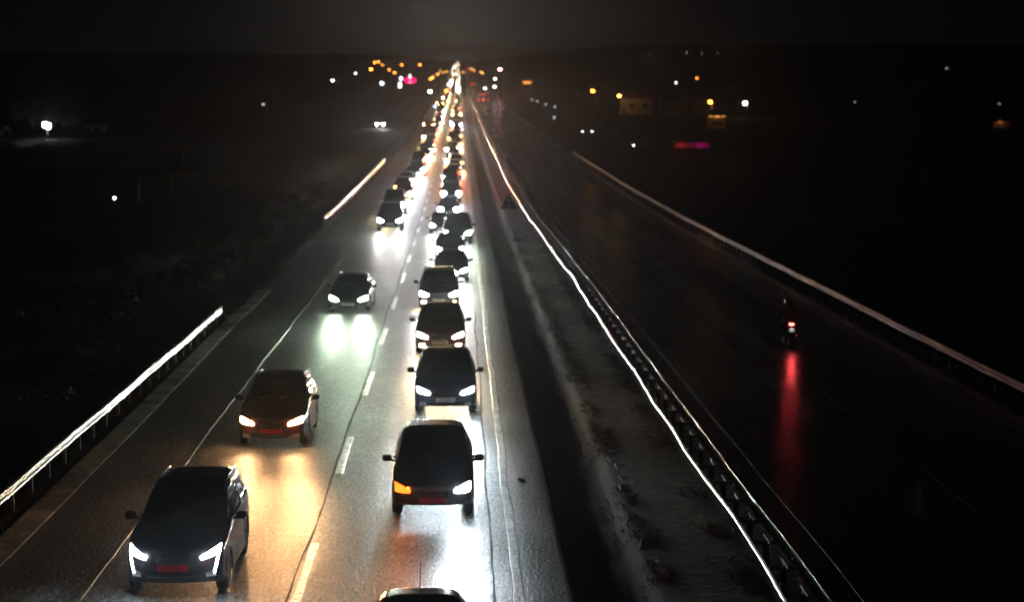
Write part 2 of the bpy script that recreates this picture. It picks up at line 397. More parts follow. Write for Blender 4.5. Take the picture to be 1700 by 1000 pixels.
# ------------------------------------------------------------------ guardrails
def wave_profile(face):                      # W beam seen from its end, face = -1 looks to -x
    pr = [(0, -.155), (.03, -.135), (.078, -.10), (.078, -.06), (.03, -.022), (.012, 0), (.03, .022), (.078, .06), (.078, .10), (.03, .135), (0, .155)]
    out = [(face * a, b) for a, b in pr]; back = [(face * (a - .008), b * .985) for a, b in reversed(pr)]
    return out + back if face > 0 else list(reversed(out + back))
def bead_profile(face):                      # flat plate with one rolled bead
    pr = [(0, -.155), (.012, -.15), (.012, .02), (.030, .035), (.050, .065), (.052, .09), (.035, .125), (.012, .14), (0, .155)]
    out = [(face * a, b) for a, b in pr]; back = [(face * (a - .01), b * .985) for a, b in reversed(pr)]
    return out + back if face > 0 else list(reversed(out + back))
def rail_path(x0, y0, y1, z, wob, step=.5):
    pts = []; y = y0
    seg = 4.0
    while y <= y1 + 1e-6:
        k = math.floor(y / seg); t = y / seg - k
        a, b = (hash2(k, x0 * 3) - .5), (hash2(k + 1, x0 * 3) - .5)
        c, d = (hash2(k, x0 * 7 + 2) - .5), (hash2(k + 1, x0 * 7 + 2) - .5)
        xx = x0(y) if callable(x0) else x0
        pts.append((xx + wob * (a*(1-t)+b*t), y, p(y) + z + wob * .7 * (c*(1-t)+d*t)))
        y += step if y < 120 else step * 4
    return pts
def guardrail(x, face, y0, y1, label, group=None, mat='zinc', end=True, post_step=2.0, wob=.05, drop=.0):
    root = empty('guardrail', (x, y0, p(y0)), label, 'guardrail', group)
    def loc(pts): return [(a - x, b - y0, c - p(y0)) for a, b, c in pts]
    b = MB(); b.sweep(wave_profile(face), loc(rail_path(x, y0, y1, .60, wob))); b.build('beam', M[mat], root, True)
    k = 0; far = MB(); y = y0 + .6
    while y < y1 - .2:
        m = far if k >= 95 else MB()
        z0 = g(x, y)
        m.box((-face * .11, y - y0, (z0 + p(y)) / 2 + .3 - p(y0)), (.10, .06, .82 + p(y) - z0), None, .008)
        m.box((-face * .035, y - y0, p(y) + .60 - p(y0)), (.07, .10, .16), None, .006)
        if m is not far: m.build('post', M['post'], root)
        k += 1; y += post_step
    if far.v: tag(far.build('post', M['post'], root), kind='stuff')
    return root
guardrail(-9.78, 1, 18, 83.6, 'near steel crash barrier at the lower left, beside the wide dark shoulder')
guardrail(-9.95, 1, 150.5, 276, 'short far stretch of steel crash barrier left of the queue, past the gap')
guardrail(16.6, -1, 22, 300, mat='zinc_old', label= 'long steel crash barrier along the far right edge of the dark carriageway')
# double sided barrier of the median
X0 = 5.42
root = empty('median_guardrail', (X0, 16, p(16)), 'double sided steel median barrier with bright spacers between its two beams', 'guardrail')
def mloc(pts): return [(a - X0, b - 16, c - p(16)) for a, b, c in pts]
def mx(y): return X0 - .5 * sstep(y, 85, 200)
pa = [(mx(b) + (a - X0), b, c) for a, b, c in rail_path(X0, 16, 860, .60, .12)]
m = MB(); m.sweep(bead_profile(-1), mloc(pa)); m.build('beam', M['zinc'], root, True)
pb = [(mx(b) + .62 + (a - X0), b, c + .06) for a, b, c in rail_path(X0 + .0001, 16, 860, .60, .05)]
m = MB(); m.sweep(bead_profile(1), mloc(pb)); m.build('beam', M['zinc'], root, True)
fp, fs_ = MB(), MB(); k = 0; y = 16.6
while y < 858:
    a, b = (MB(), MB()) if k < 95 else (fp, fs_)
    z = p(y) - p(16); xo = mx(y) - X0
    a.box((xo + .31, y - 16, z + .27), (.12, .08, .90), None, .01)
    b.box((xo + .31, y - 16, z + .70), (.46, .07, .06), None, .008)
    b.tube([(xo + .33, y - 16 - .36, z + .785), (xo + .33, y - 16 + .36, z + .785)], .013, 7); b.box((xo + .33, y - 16, z + .755), (.05, .05, .06))
    if k < 95: a.build('post', M['post'], root); b.build('spacer', M['zinc_dull'], root)
    k += 1; y += 2.09
tag(fp.build('post', M['post'], root), kind='stuff'); tag(fs_.build('spacer', M['zinc_dull'], root), kind='stuff')

# ------------------------------------------------------------------ cars
# stations: (y, bottom, shoulder, top, half width, half width of the top)
T = {
 'suv': dict(L=4.7, r=.37, wy=(.90, 3.72), st=[(0,0.3,0.78,0.9,0.78,0.64),(0.2,0.26,0.88,1.0,0.88,0.74),(0.8,0.26,1.0,1.11,0.92,0.78),(1.25,0.26,1.05,1.17,0.925,0.76),(1.5,0.26,1.07,1.3,0.925,0.735),(2.15,0.26,1.09,1.66,0.925,0.69),(2.8,0.26,1.1,1.75,0.925,0.7),(3.9,0.26,1.13,1.74,0.92,0.67),(4.35,0.28,1.15,1.68,0.9,0.65),(4.55,0.34,1.12,1.28,0.88,0.66),(4.7,0.42,0.98,1.03,0.82,0.68)],
             ws=(1.23, 1.64, 0.74, 0.63), lamp='slant'),
 'mpv': dict(L=4.4, r=.34, wy=(.85, 3.50), st=[(0,.33,.62,.74,.76,.64),(.2,.29,.74,.84,.86,.74),(.7,.26,.88,1.0,.90,.76),(1.0,.24,.94,1.08,.905,.74),(1.25,.22,.96,1.2,.905,.73),(1.95,.22,1.0,1.58,.905,.665),(2.6,.22,1.02,1.66,.905,.67),(3.7,.22,1.04,1.63,.90,.64),(4.1,.24,1.04,1.5,.88,.62),(4.28,.3,1.0,1.12,.86,.66),(4.4,.38,.88,.92,.80,.7)],
             ws=(1.13, 1.55, .73, .62), lamp='swept'),
 'hatchback': dict(L=4.1, r=.32, wy=(.82, 3.30), st=[(0,0.24,0.58,0.68,0.72,0.6),(0.2,0.2,0.68,0.78,0.82,0.7),(0.8,0.2,0.82,0.92,0.86,0.72),(1.15,0.2,0.88,1.0,0.865,0.71),(1.4,0.2,0.9,1.1,0.865,0.695),(2.05,0.2,0.93,1.42,0.865,0.61),(2.6,0.2,0.95,1.48,0.865,0.61),(3.3,0.2,0.97,1.43,0.86,0.58),(3.75,0.22,0.97,1.26,0.84,0.555),(3.98,0.28,0.93,1.02,0.82,0.64),(4.1,0.36,0.84,0.88,0.77,0.66)],
             ws=(1.05, 1.39, 0.71, 0.56), lamp='round'),
 'sedan': dict(L=4.6, r=.33, wy=(.88, 3.62), st=[(0,0.24,0.58,0.66,0.74,0.62),(0.2,0.2,0.68,0.76,0.84,0.72),(0.9,0.2,0.8,0.89,0.89,0.74),(1.35,0.2,0.86,0.97,0.895,0.73),(1.6,0.2,0.88,1.08,0.895,0.7),(2.3,0.2,0.91,1.4,0.895,0.605),(2.8,0.2,0.93,1.45,0.895,0.605),(3.3,0.2,0.95,1.38,0.89,0.585),(3.85,0.2,0.97,1.1,0.88,0.62),(4.3,0.24,0.96,1.04,0.86,0.66),(4.5,0.3,0.92,0.98,0.83,0.66),(4.6,0.4,0.84,0.88,0.78,0.66)],
             ws=(1.02, 1.36, 0.72, 0.558), lamp='swept'),
 'estate': dict(L=4.6, r=.34, wy=(.90, 3.66), st=[(0,0.25,0.6,0.7,0.75,0.63),(0.2,0.21,0.7,0.8,0.85,0.73),(0.85,0.21,0.83,0.94,0.9,0.76),(1.3,0.21,0.89,1.02,0.905,0.74),(1.55,0.21,0.92,1.12,0.905,0.715),(2.2,0.21,0.95,1.46,0.905,0.63),(2.8,0.21,0.97,1.52,0.905,0.63),(3.9,0.21,1.0,1.48,0.9,0.6),(4.25,0.24,1.0,1.38,0.88,0.575),(4.48,0.3,0.96,1.08,0.86,0.66),(4.6,0.38,0.86,0.9,0.8,0.68)],
             ws=(1.07, 1.43, 0.73, 0.58), lamp='slant2'),
 'crossover': dict(L=4.4, r=.35, wy=(.87, 3.50), st=[(0,0.27,0.66,0.78,0.77,0.65),(0.2,0.23,0.77,0.88,0.86,0.75),(0.75,0.23,0.91,1.02,0.905,0.77),(1.15,0.23,0.97,1.1,0.91,0.76),(1.4,0.23,0.99,1.22,0.91,0.733),(2.05,0.23,1.03,1.57,0.91,0.685),(2.7,0.23,1.04,1.64,0.91,0.69),(3.6,0.23,1.06,1.62,0.905,0.665),(4.02,0.26,1.07,1.5,0.885,0.645),(4.26,0.32,1.03,1.16,0.865,0.66),(4.4,0.4,0.9,0.95,0.81,0.68)],
             ws=(1.15, 1.54, 0.74, 0.626), lamp='slant2'),
 'van': dict(L=4.8, r=.33, wy=(.85, 3.85), st=[(0,.28,.72,.84,.78,.66),(.2,.24,.84,.96,.88,.76),(.6,.24,1.0,1.14,.93,.80),(.85,.24,1.06,1.22,.94,.80),(1.1,.24,1.1,1.40,.94,.77),(1.65,.24,1.15,1.84,.94,.72),(2.2,.24,1.18,1.94,.94,.72),(4.2,.24,1.2,1.93,.94,.72),(4.65,.26,1.2,1.88,.93,.71),(4.75,.3,1.1,1.5,.92,.8),(4.8,.4,1.0,1.1,.90,.86)],
             ws=(1.27, 1.80, .77, .68), lamp='swept'),
}
LAMPS = {   # (top edge, bottom edge) of the right-hand lens in (x, z) relative to (half width, lamp height)
 'slant': ([(-.40, -.05), (-.24, .035), (-.06, .115)], [(-.38, -.10), (-.22, -.065), (-.07, -.005)]),
 'slant2': ([(-.42, -.05), (-.24, .04), (-.05, .09)], [(-.40, -.10), (-.22, -.08), (-.06, -.04)]),
 'swept': ([(-.40, -.03), (-.22, .05), (-.05, .10)], [(-.38, -.09), (-.22, -.10), (-.06, -.08)]),
 'round': ([(-.34, .02), (-.20, .07), (-.06, .07)], [(-.34, -.07), (-.20, -.11), (-.06, -.08)]),
}
PROTO = {}
def interp_stations(st, r, wy, L):
    a = np.array(st); q = sorted(set([round(v, 3) for v in np.linspace(0, L, 64)] + [round(w + r * s_, 3) for w in wy for s_ in (-1.12, -1.1, -.95, -.75, -.4, 0, .4, .75, .95, 1.1, 1.12)]))
    q = np.array(q); fine = np.linspace(0, L, 400); cols = []
    for c in range(1, 6):
        v = np.interp(fine, a[:, 0], a[:, c]); k = 15; pad = np.pad(v, k, mode='reflect', reflect_type='odd')
        ker = np.hanning(2*k+1); ker /= ker.sum(); v = np.convolve(pad, ker, 'valid'); cols.append(np.interp(q, fine, v))
    return q, np.array(cols).T
def car_shape(kind):
    t = T[kind]; q, st = interp_stations(t['st'], t['r'], t['wy'], t['L']); L = t['L']; r = t['r']
    m = MB(); NX = 8
    def yoff(x, z, y, w):
        e = abs(x) / max(w, .01)
        f = max(0, 1 - y / .9) ** 1.5; b = max(0, 1 - (L - y) / .7) ** 1.5
        return f * (.20 * e ** 3.2 + .10 * max(0, (z - .55) / .4) ** 2 + .05 * max(0, (.38 - z) / .2)) - b * (.14 * e ** 3)
    secs = []
    for y, (b, s_, tp, w, wt) in zip(q, st):
        arch = b
        for wy in t['wy']:
            d = abs(y - wy)
            if d < r * 1.1: arch = max(arch, r * .95 + math.sqrt(max(0, (r * 1.1) ** 2 - d * d)))
        h = [(0, b), (w * .5, b), (w - .16, b), (w - .155, arch), (w - .02, arch), (w, arch + .03)]
        for k in range(1, 8):
            f = k / 7; z = arch + .03 + (s_ - arch - .03) * f
            crease = .012 * math.exp(-((z - s_ + .10) / .05) ** 2)
            h.append((w * (1 - .035 * (f ** 3)) - .015 * math.sin(math.pi * f) * (1 if f < .6 else .4) + crease, z))
        xw = h[-1][0]; zt = tp - .07
        for k in range(1, 8):
            f = k / 7; h.append((xw + (wt - xw) * f ** 1.25 if zt > s_ + .2 else xw + (wt - xw) * f, s_ + (zt - s_) * f))
        for k in range(1, 8):
            f = k / 7; x = wt * (1 - f); h.append((x, tp - .07 * (x / wt) ** 5))
        secs.append((y, h, w))
    n = len(secs[0][1])
    for y, h, w in secs:
        full = [(-x, z) for x, z in h] + [(x, z) for x, z in reversed(h[1:-1])]
        for x, z in full: m.v.append((x, y + yoff(x, z, y, w), z))
    N = 2 * n - 2
    for i in range(len(secs) - 1):
        for k in range(N):
            k2 = (k + 1) % N; m.f.append((i*N+k, i*N+k2, (i+1)*N+k2, (i+1)*N+k))
    for si in (0, len(secs) - 1):            # rounded nose and tail
        y, h, w = secs[si]; o = len(m.v)
        rows = h[2:-1]
        for x, z in rows:
            for j in range(NX + 1):
                xx = -x + 2 * x * j / NX; m.v.append((xx, y + yoff(xx, z, y, w), z))
        for a in range(len(rows) - 1):
            for j in range(NX):
                fa = (o+a*(NX+1)+j, o+a*(NX+1)+j+1, o+(a+1)*(NX+1)+j+1, o+(a+1)*(NX+1)+j)
                m.f.append(fa if si == 0 else fa[::-1])
    m.box((0, L / 2, .55), (t['st'][3][4] * 2 - .56, L - .9, .5))
    return m, t, secs
def patch(bvh, top, bot, axis, off=.007, n=8, rows=5, thick=.02):
    """a panel laid on the body: top and bottom edges as polylines, thrown on to the skin along an axis"""
    def samp(pl, f):
        ds = [0]
        for a, b in zip(pl, pl[1:]): ds.append(ds[-1] + math.dist(a, b))
        d = f * ds[-1]
        for i in range(len(pl) - 1):
            if d <= ds[i+1] + 1e-9:
                u = (d - ds[i]) / max(1e-9, ds[i+1] - ds[i]); return tuple(pl[i][k] + (pl[i+1][k] - pl[i][k]) * u for k in range(2))
        return pl[-1]
    D = {'-y': Vector((0, 1, 0)), '+y': Vector((0, -1, 0)), '+x': Vector((-1, 0, 0)), '-x': Vector((1, 0, 0))}[axis]
    m = MB(); last = None; grid = []
    for r_ in range(rows + 1):
        for c in range(n + 1):
            a, b = samp(top, c / n), samp(bot, c / n); f = r_ / rows
            u, v = a[0] + (b[0] - a[0]) * f, a[1] + (b[1] - a[1]) * f
            o = Vector((u, 0, v)) if 'y' in axis else Vector((0, u, v))
            o = o - D * (3 if 'x' in axis else (3 if axis == '-y' else 9))
            hit = bvh.ray_cast(o, D)
            if hit[0] is None: q = last if last else o + D * 3
            else:
                nn = hit[1]
                if nn.dot(D) > 0: nn = -nn
                q = hit[0] + nn * off
            last = q; m.v.append(tuple(q))
    k = n + 1
    for r_ in range(rows):
        for c in range(n): m.f.append((r_*k+c, r_*k+c+1, (r_+1)*k+c+1, (r_+1)*k+c))
    loop = [c for c in range(n + 1)] + [r_*k+n for r_ in range(1, rows + 1)] + [rows*k+c for c in range(n-1, -1, -1)] + [r_*k for r_ in range(rows-1, 0, -1)]
    o = len(m.v)
    for i in loop: m.v.append(tuple(Vector(m.v[i]) + D * thick))
    for i in range(len(loop)):
        j = (i + 1) % len(loop); m.f.append((loop[i], loop[j], o + j, o + i))
    return m
def car_proto(kind):
    """meshes of one kind of car: list of (name, mesh builder, material key, smooth, children)"""
    if kind in PROTO: return PROTO[kind]
    m, t, secs = car_shape(kind); L = t['L']
    bvh = BVHTree.FromPolygons([Vector(v) for v in m.v], m.f)
    P = []
    def mesh(mb, name, mat, smooth):
        me = bpy.data.meshes.new(name); me.from_pydata(mb.v, [], mb.f); me.update()
        if smooth: me.polygons.foreach_set('use_smooth', [True] * len(me.polygons))
        me.materials.append(mat); return me
    def part(name, mb, mat, smooth=True, role=None, kids=(), far=False):
        P.append(dict(name=name, mesh=mesh(mb, name, M[mat], smooth), role=role, far=far, kids=[(a, mesh(b, a, M[c], True)) for a, b, c in kids]))
    part('body', m, 'paint_black', True, 'paint', far=True)
    zl, zh, wb, wtp = t['ws']
    part('windscreen', patch(bvh, [(-wtp, zh), (0, zh + .035), (wtp, zh)], [(-wb, zl), (0, zl - .015), (wb, zl)], '-y', .008, 12, 8, .01), 'glass', far=True)
    st = np.array(t['st']); sh = lambda y: float(np.interp(y, st[:, 0], st[:, 2])); tpz = lambda y: float(np.interp(y, st[:, 0], st[:, 3]))
    iw = [i for i, s_ in enumerate(t['st']) if s_[3] - s_[2] > .42]; y0 = t['st'][iw[0]][0]; y1 = t['st'][iw[-1]][0]
    mid = y0 + (y1 - y0) * .42
    for sx in ('-x', '+x'):
        part('side_window', patch(bvh, [(y0 - .15, tpz(y0-.15) - .18), (y0 + .1, tpz(y0 + .1) - .14), (mid - .04, tpz(mid) - .14)], [(y0 - .72, sh(y0 - .7) + .07), (y0, sh(y0) + .06), (mid - .04, sh(mid) + .06)], sx, .006, 8, 4, .01), 'glass')
        part('side_window', patch(bvh, [(mid + .05, tpz(mid) - .14), (y1 - .2, tpz(y1 - .2) - .15), (y1 - .02, tpz(y1) - .2)], [(mid + .05, sh(mid) + .06), (y1 - .2, sh(y1) + .06), (y1 + .12, sh(y1) + .10)], sx, .006, 8, 4, .01), 'glass')
        part('door_handle', MB().add(*door_handle(bvh, sx, mid - .22, sh(mid) - .09)), 'chrome')
    yr = t['st'][-2]
    part('rear_window', patch(bvh, [(-wtp * .85, zh - .02), (wtp * .85, zh - .02)], [(-wb * .85, sh(L - .4) + .08), (wb * .85, sh(L - .4) + .08)], '+y', .008, 8, 5, .01), 'glass')
    hw = t['st'][1][4]; zc = t['st'][1][2] - .07
    tp_, bt_ = LAMPS[t['lamp']]
    for s_ in (-1, 1):
        top = [(s_ * (hw + x), zc + z) for x, z in tp_]; bot = [(s_ * (hw + x), zc + z) for x, z in bt_]
        part('headlamp', patch(bvh, top, bot, '-y', .010, 8, 4, .03), 'lamp_white', True, 'lampL' if s_ < 0 else 'lampR', far=True)
        P[-1]['spot'] = (s_ * (hw - .22), zc)
        fl_ = MB().add(*blob((s_ * (hw - .20), .08, zc), (.19, .10, .15)))
        part('headlamp', fl_, 'lamp_white', True, 'farL' if s_ < 0 else 'farR', far=True); P[-1]['spot'] = (s_ * (hw - .22), zc)
        top = [(s_ * (hw - .30), zc - .32), (s_ * (hw - .13), zc - .31)]; bot = [(s_ * (hw - .30), zc - .41), (s_ * (hw - .13), zc - .41)]
        part('fog_lamp', patch(bvh, top, bot, '-y', .010, 5, 3, .02), 'lamp_off', True, 'fog')
        if kind == 'suv':
            part('light_strip', patch(bvh, [(s_ * (hw - .105), zc - .03), (s_ * (hw - .075), zc - .03)], [(s_ * (hw - .175), zc - .36), (s_ * (hw - .145), zc - .36)], '-y', .012, 3, 8, .02), 'drl', True, 'drl')
        rz = sh(L - .15) - .05
        part('tail_lamp', patch(bvh, [(s_ * (hw - .26), rz + .06), (s_ * (hw - .06), rz + .08)], [(s_ * (hw - .26), rz - .08), (s_ * (hw - .06), rz - .10)], '+y', .010, 5, 4, .02), 'tail_dark', True, 'tail', far=True)
        mbm = MB(); zm = sh(y0 - .5) + .13; ymr = y0 - .42; xm = t['st'][4][4]
        mbm.add(*blob((s_ * (xm + .115), ymr, zm), (.108, .07, .078)))
        mbm.tube([(s_ * (xm - .04), ymr + .02, zm - .07), (s_ * (xm + .06), ymr, zm - .04)], .03, 6)
        part('wing_mirror', mbm, 'trim')
    part('grille', patch(bvh, [(-.36, zc - .03), (.36, zc - .03)], [(-.30, zc - .17), (.30, zc - .17)], '-y', .006, 10, 4, .01), 'trim')
    part('lower_grille', patch(bvh, [(-.50, zc - .33), (.50, zc - .33)], [(-.44, zc - .41), (.44, zc - .41)], '-y', .006, 10, 3, .01), 'trim')
    part('number_plate', patch(bvh, [(-.27, zc - .19), (.27, zc - .19)], [(-.27, zc - .305), (.27, zc - .305)], '-y', .022, 6, 2, .03), 'plate', False, 'plate')
    wi = MB()
    for xx in (-.42, .12):
        a = bvh.ray_cast(Vector((xx, -3, zl + .02)), Vector((0, 1, 0)))[0]; b = bvh.ray_cast(Vector((xx + .5, -3, zl + .10)), Vector((0, 1, 0)))[0]
        if a and b: wi.tube([a + Vector((0, -.03, 0)), b + Vector((0, -.025, 0))], .009, 5)
    part('wiper', wi, 'trim')
    r = t['r']; w = t['st'][4][4]
    for s_ in (-1, 1):
        for wy in t['wy']:
            c = (s_ * (w - .135), wy, r)
            ty = MB().lathe([(-.10, r * .62), (-.115, r * .80), (-.10, r * .95), (-.06, r), (.06, r), (.10, r * .95), (.115, r * .80), (.10, r * .62)], c, 'x', 28)
            ri = MB(); ri.lathe([(-.03, r * .10), (-.03, r * .6), (.03, r * .62), (.03, r * .1)], c, 'x', 20)
            for k in range(5):
                an = k * 2 * math.pi / 5; ri.box((c[0] + s_ * .075, c[1] + .31 * r * math.cos(an), c[2] + .31 * r * math.sin(an)), (.05, .62 * r, .075), Matrix.Rotation(an, 3, 'X'), .01)
            ri.lathe([(.0, .06), (s_ * .10, .05)] if s_ > 0 else [(-.10, .05), (0, .06)], c, 'x', 10)
            part('wheel', ty, 'tyre', True, 'wheel', [('rim', ri, 'rim')])
    rr = MB(); rl = MB()
    for s_, mbx in ((-1, rr), (1, rl)):
        pts = []
        for k in range(9):
            yy = y0 + .1 + (y1 - y0 - .1) * k / 8; hit = bvh.ray_cast(Vector((s_ * t['st'][iw[0]+1][5] * .93, yy, 4)), Vector((0, 0, -1)))[0]
            if hit: pts.append(hit + Vector((0, 0, .0 if k in (0, 8) else .055)))
        mbx.tube(pts, .018, 6)
        part('roof_rail', mbx, 'chrome', True, 'rail')
    an = MB(); hit = bvh.ray_cast(Vector((0, y1 - .25, 4)), Vector((0, 0, -1)))[0]
    an.tube([hit, hit + Vector((0, .10, .42))], [.008, .004], 5); part('aerial', an, 'trim', True, 'aerial')
    PROTO[kind] = (P, L, zc, hw); return PROTO[kind]
def door_handle(bvh, sx, y, z):
    D = Vector((1, 0, 0)) if sx == '-x' else Vector((-1, 0, 0))
    h = bvh.ray_cast(Vector((0, y, z)) - D * 3, D)[0] or Vector((0, y, z)); m = MB(); m.box(h - D * .02, (.035, .2, .035), None, .01); return m.v, m.f
def blob(c, r, n=10, k=7):                   # rounded block, squarer than a ball
    vs = []; fs = []
    pw = lambda v: math.copysign(abs(v) ** .62, v)
    for i in range(k + 1):
        a = -math.pi/2 + math.pi * i / k
        for j in range(n):
            b = 2*math.pi*j/n; vs.append((c[0] + r[0]*pw(math.cos(a))*pw(math.cos(b)), c[1] + r[1]*pw(math.cos(a))*pw(math.sin(b)), c[2] + r[2]*pw(math.sin(a))))
    for i in range(k):
        for j in range(n):
            j2 = (j+1) % n; fs.append((i*n+j, i*n+j2, (i+1)*n+j2, (i+1)*n+j))
    return vs, fs
BEAMS = {}
BLOOM_FILL = {}
def bloom_fill_data(col):
    if col not in BLOOM_FILL:
        l = bpy.data.lights.new('lamp_spill', 'POINT'); l.color = COL[col]; l.energy = 11; l.shadow_soft_size = .04; BLOOM_FILL[col] = l  # added point light, imitates lens bloom on the car's own front
    return BLOOM_FILL[col]
TAIL = bpy.data.lights.new('tail_light', 'SPOT'); TAIL.color = (1, .03, .04); TAIL.energy = 28; TAIL.spot_size = R(120); TAIL.spot_blend = .8; TAIL.shadow_soft_size = .06
GSIGN = 1.0
def beam_data(col, watts, cone=84, blend=.75):
    k = (col, round(watts, 1), cone)
    if k not in BEAMS:
        l = bpy.data.lights.new('headlight_beam', 'SPOT'); l.color = COL[col]; l.energy = watts; l.spot_size = R(cone); l.spot_blend = blend; l.shadow_soft_size = .06
        l.use_nodes = True; t = l.node_tree; em = t.nodes['Emission']     # a dipped beam is wide and flat
        tn = t.nodes.new('ShaderNodeTexCoord'); sx = t.nodes.new('ShaderNodeSeparateXYZ'); t.links.new(tn.outputs['Normal'], sx.inputs[0])
        def mth(op, a, b=None):
            n = t.nodes.new('ShaderNodeMath'); n.operation = op
            for i, v in enumerate((a, b)):
                if v is None: continue
                if isinstance(v, (int, float)): n.inputs[i].default_value = v
                else: t.links.new(v, n.inputs[i])
            return n.outputs[0]
        e = mth('EXPONENT', mth('MULTIPLY', mth('POWER', mth('DIVIDE', mth('ABSOLUTE', sx.outputs[1]), .085), 2.0), -1.0))
        lat = mth('EXPONENT', mth('MULTIPLY', mth('POWER', mth('DIVIDE', mth('ABSOLUTE', sx.outputs[0]), .52), 2.0), -1.0))
        up = t.nodes.new('ShaderNodeMapRange'); up.interpolation_type = 'SMOOTHSTEP'; t.links.new(mth('MULTIPLY', sx.outputs[1], GSIGN), up.inputs[0])
        up.inputs[1].default_value = .10; up.inputs[2].default_value = .22; up.inputs[3].default_value = .05; up.inputs[4].default_value = GLARE if cone == 84 else .05
        if cone in (84, 83): t.links.new(mth('ADD', mth('MULTIPLY', mth('MULTIPLY', e, lat), .95), up.outputs[0]), em.inputs[1])
        BEAMS[k] = l
    return BEAMS[k]
def setmat(o, m):
    o.material_slots[0].link = 'OBJECT'; o.material_slots[0].material = m
def car(kind, x, y, label, group=None, paint='black', lamp='white', left=None, beam=1.0, fog=None, rails=False, aerial=False, plate='plate', far=False, yaw=0., away=False, tails=None, spots=True, tilt=2.4, name=None, cat='car'):
    P, L, zc, hw = car_proto(kind)
    sl = math.atan((p(y + 2) - p(y - 2)) / 4)
    root = empty(name or ('parked_car' if False else {'van': 'van'}.get(kind, 'car')), (x, y, g(x, y) + .012 if -9.5 < x < 17 else g(x, y) + .36), label, cat, group)
    root.rotation_euler = (sl if not away else -sl, 0, yaw + (math.pi if away else 0))
    for q in P:
        if far and not q['far']: continue
        ro = q['role']
        big = y > 150
        if ro in ('lampL', 'lampR') and big or ro in ('farL', 'farR') and not big: continue
        if ro in ('farL', 'farR'): ro = 'lampL' if ro == 'farL' else 'lampR'
        if far and ((ro == 'tail') != away) and ro in ('tail', 'lampL', 'lampR'): continue
        if ro == 'rail' and not rails or ro == 'aerial' and not aerial: continue
        o = bpy.data.objects.new(q['name'], q['mesh']); C.objects.link(o); o.parent = root
        if ro == 'paint': setmat(o, M['paint_' + paint])
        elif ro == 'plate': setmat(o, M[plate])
        elif ro == 'fog' and fog: setmat(o, M['lamp_' + fog])
        elif ro == 'tail' and tails: setmat(o, M[tails])
        elif ro in ('lampL', 'lampR'):
            c = left if (ro == 'lampL' and left) else lamp
            if away: setmat(o, M['lamp_off'])
            else:
                setmat(o, M['indicator'] if c == 'amber' else M[('far_' if y > 150 else 'lamp_') + c])
                if c == 'amber': o['label'] = 'orange flashing indicator'
                if spots and beam > 0 and (y < 330 or ro == 'lampR'):
                    l = bpy.data.objects.new('headlight_beam', beam_data(c, BEAM * beam * (2 if y >= 330 else 1) * (.12 if c == 'amber' else 1), 84 if y < 250 else 83)); C.objects.link(l); l.parent = o
                    l.location = (q['spot'][0], -.09, q['spot'][1]); l.rotation_euler = (R(90 - tilt), 0, math.pi)
                    if y < 160:
                        l = bpy.data.objects.new('lamp_spill', bloom_fill_data(c)); C.objects.link(l); l.parent = o; l.location = (q['spot'][0], -.07, q['spot'][1] + .02)
        if ro == 'tail' and tails and not far:
            l = bpy.data.objects.new('tail_light', TAIL); C.objects.link(l); l.parent = o; sgn = q['mesh'].vertices[0].co; l.location = (sgn.x, L + .05, sgn.z); l.rotation_euler = (R(86), 0, 0)
        for a, b in q['kids']:
            k = bpy.data.objects.new(a, b); C.objects.link(k); k.parent = o
    return root
LANE_R = 'cars queueing in the right-hand lane of the lit road'; LANE_L = 'cars queueing in the left-hand lane of the lit road'
# the nearest cars, front bumper at y
car('hatchback', -.62, 27.7, 'dark car cut off by the lower edge, only its roof and aerial showing', LANE_R, 'graphite', 'white', aerial=True, tails='tail')
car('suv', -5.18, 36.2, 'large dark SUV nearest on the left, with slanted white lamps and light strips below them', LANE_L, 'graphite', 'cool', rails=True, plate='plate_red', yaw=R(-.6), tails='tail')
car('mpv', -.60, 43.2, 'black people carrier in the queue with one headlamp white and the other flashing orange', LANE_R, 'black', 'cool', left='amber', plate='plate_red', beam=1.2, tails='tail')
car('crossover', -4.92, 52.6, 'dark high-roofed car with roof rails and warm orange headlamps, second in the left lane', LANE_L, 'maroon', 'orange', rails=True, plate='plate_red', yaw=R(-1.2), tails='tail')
car('crossover', -.42, 58.2, 'dark car with cool white headlamps right behind the black people carrier', LANE_R, 'navy', 'cool')
car('crossover', -.70, 72.6, 'dark car with warm headlamps and orange fog lamps, two cars behind the black people carrier', LANE_R, 'maroon', 'warm', fog='orange')
car('estate', -4.80, 87.6, 'lone dark car with greenish white headlamps in the left lane before the gap', LANE_L, 'graphite', 'green', yaw=R(-1.5), beam=1.0, rails=True)
car('mpv', -.92, 89.2, 'tall grey car with white headlamps over small orange fog lamps', LANE_R, 'grey', 'white', fog='orange', rails=True)
car('estate', -.42, 102.8, 'dark car half hidden behind the tall grey one, only one headlamp clear', LANE_R, 'black', 'white', rails=True)
car('sedan', -.56, 118.5, 'low dark saloon squeezed in the queue in front of the boxy tall car', LANE_R, 'graphite', 'white')
car('van', -.12, 131.0, 'boxy dark tall car with pale roof edge standing out to the right of the queue', LANE_R, 'graphite', 'green', name='car')
car('hatchback', -1.25, 141.8, 'dark hatchback peeping out to the left of the boxy tall car', LANE_R, 'graphite', 'white')
car('van', -4.95, 145.0, 'dark van with yellowish headlamps at the front of the distant left lane queue', LANE_L, 'black', 'white', beam=1.15, name='van', cat='van')
car('sedan', -.85, 162.0, 'bluish dark saloon with very white headlamps behind the peeping hatchback', LANE_R, 'navy', 'cool')
car('van', -5.30, 166.0, 'second tall van of the left lane, its right-hand lamp yellow', LANE_L, 'graphite', 'white', left='yellow', name='van', cat='van')
car('suv', -.75, 184.0, 'dark car with violet white headlamps under a pale roof edge, far up the right lane', LANE_R, 'graphite', 'violet')
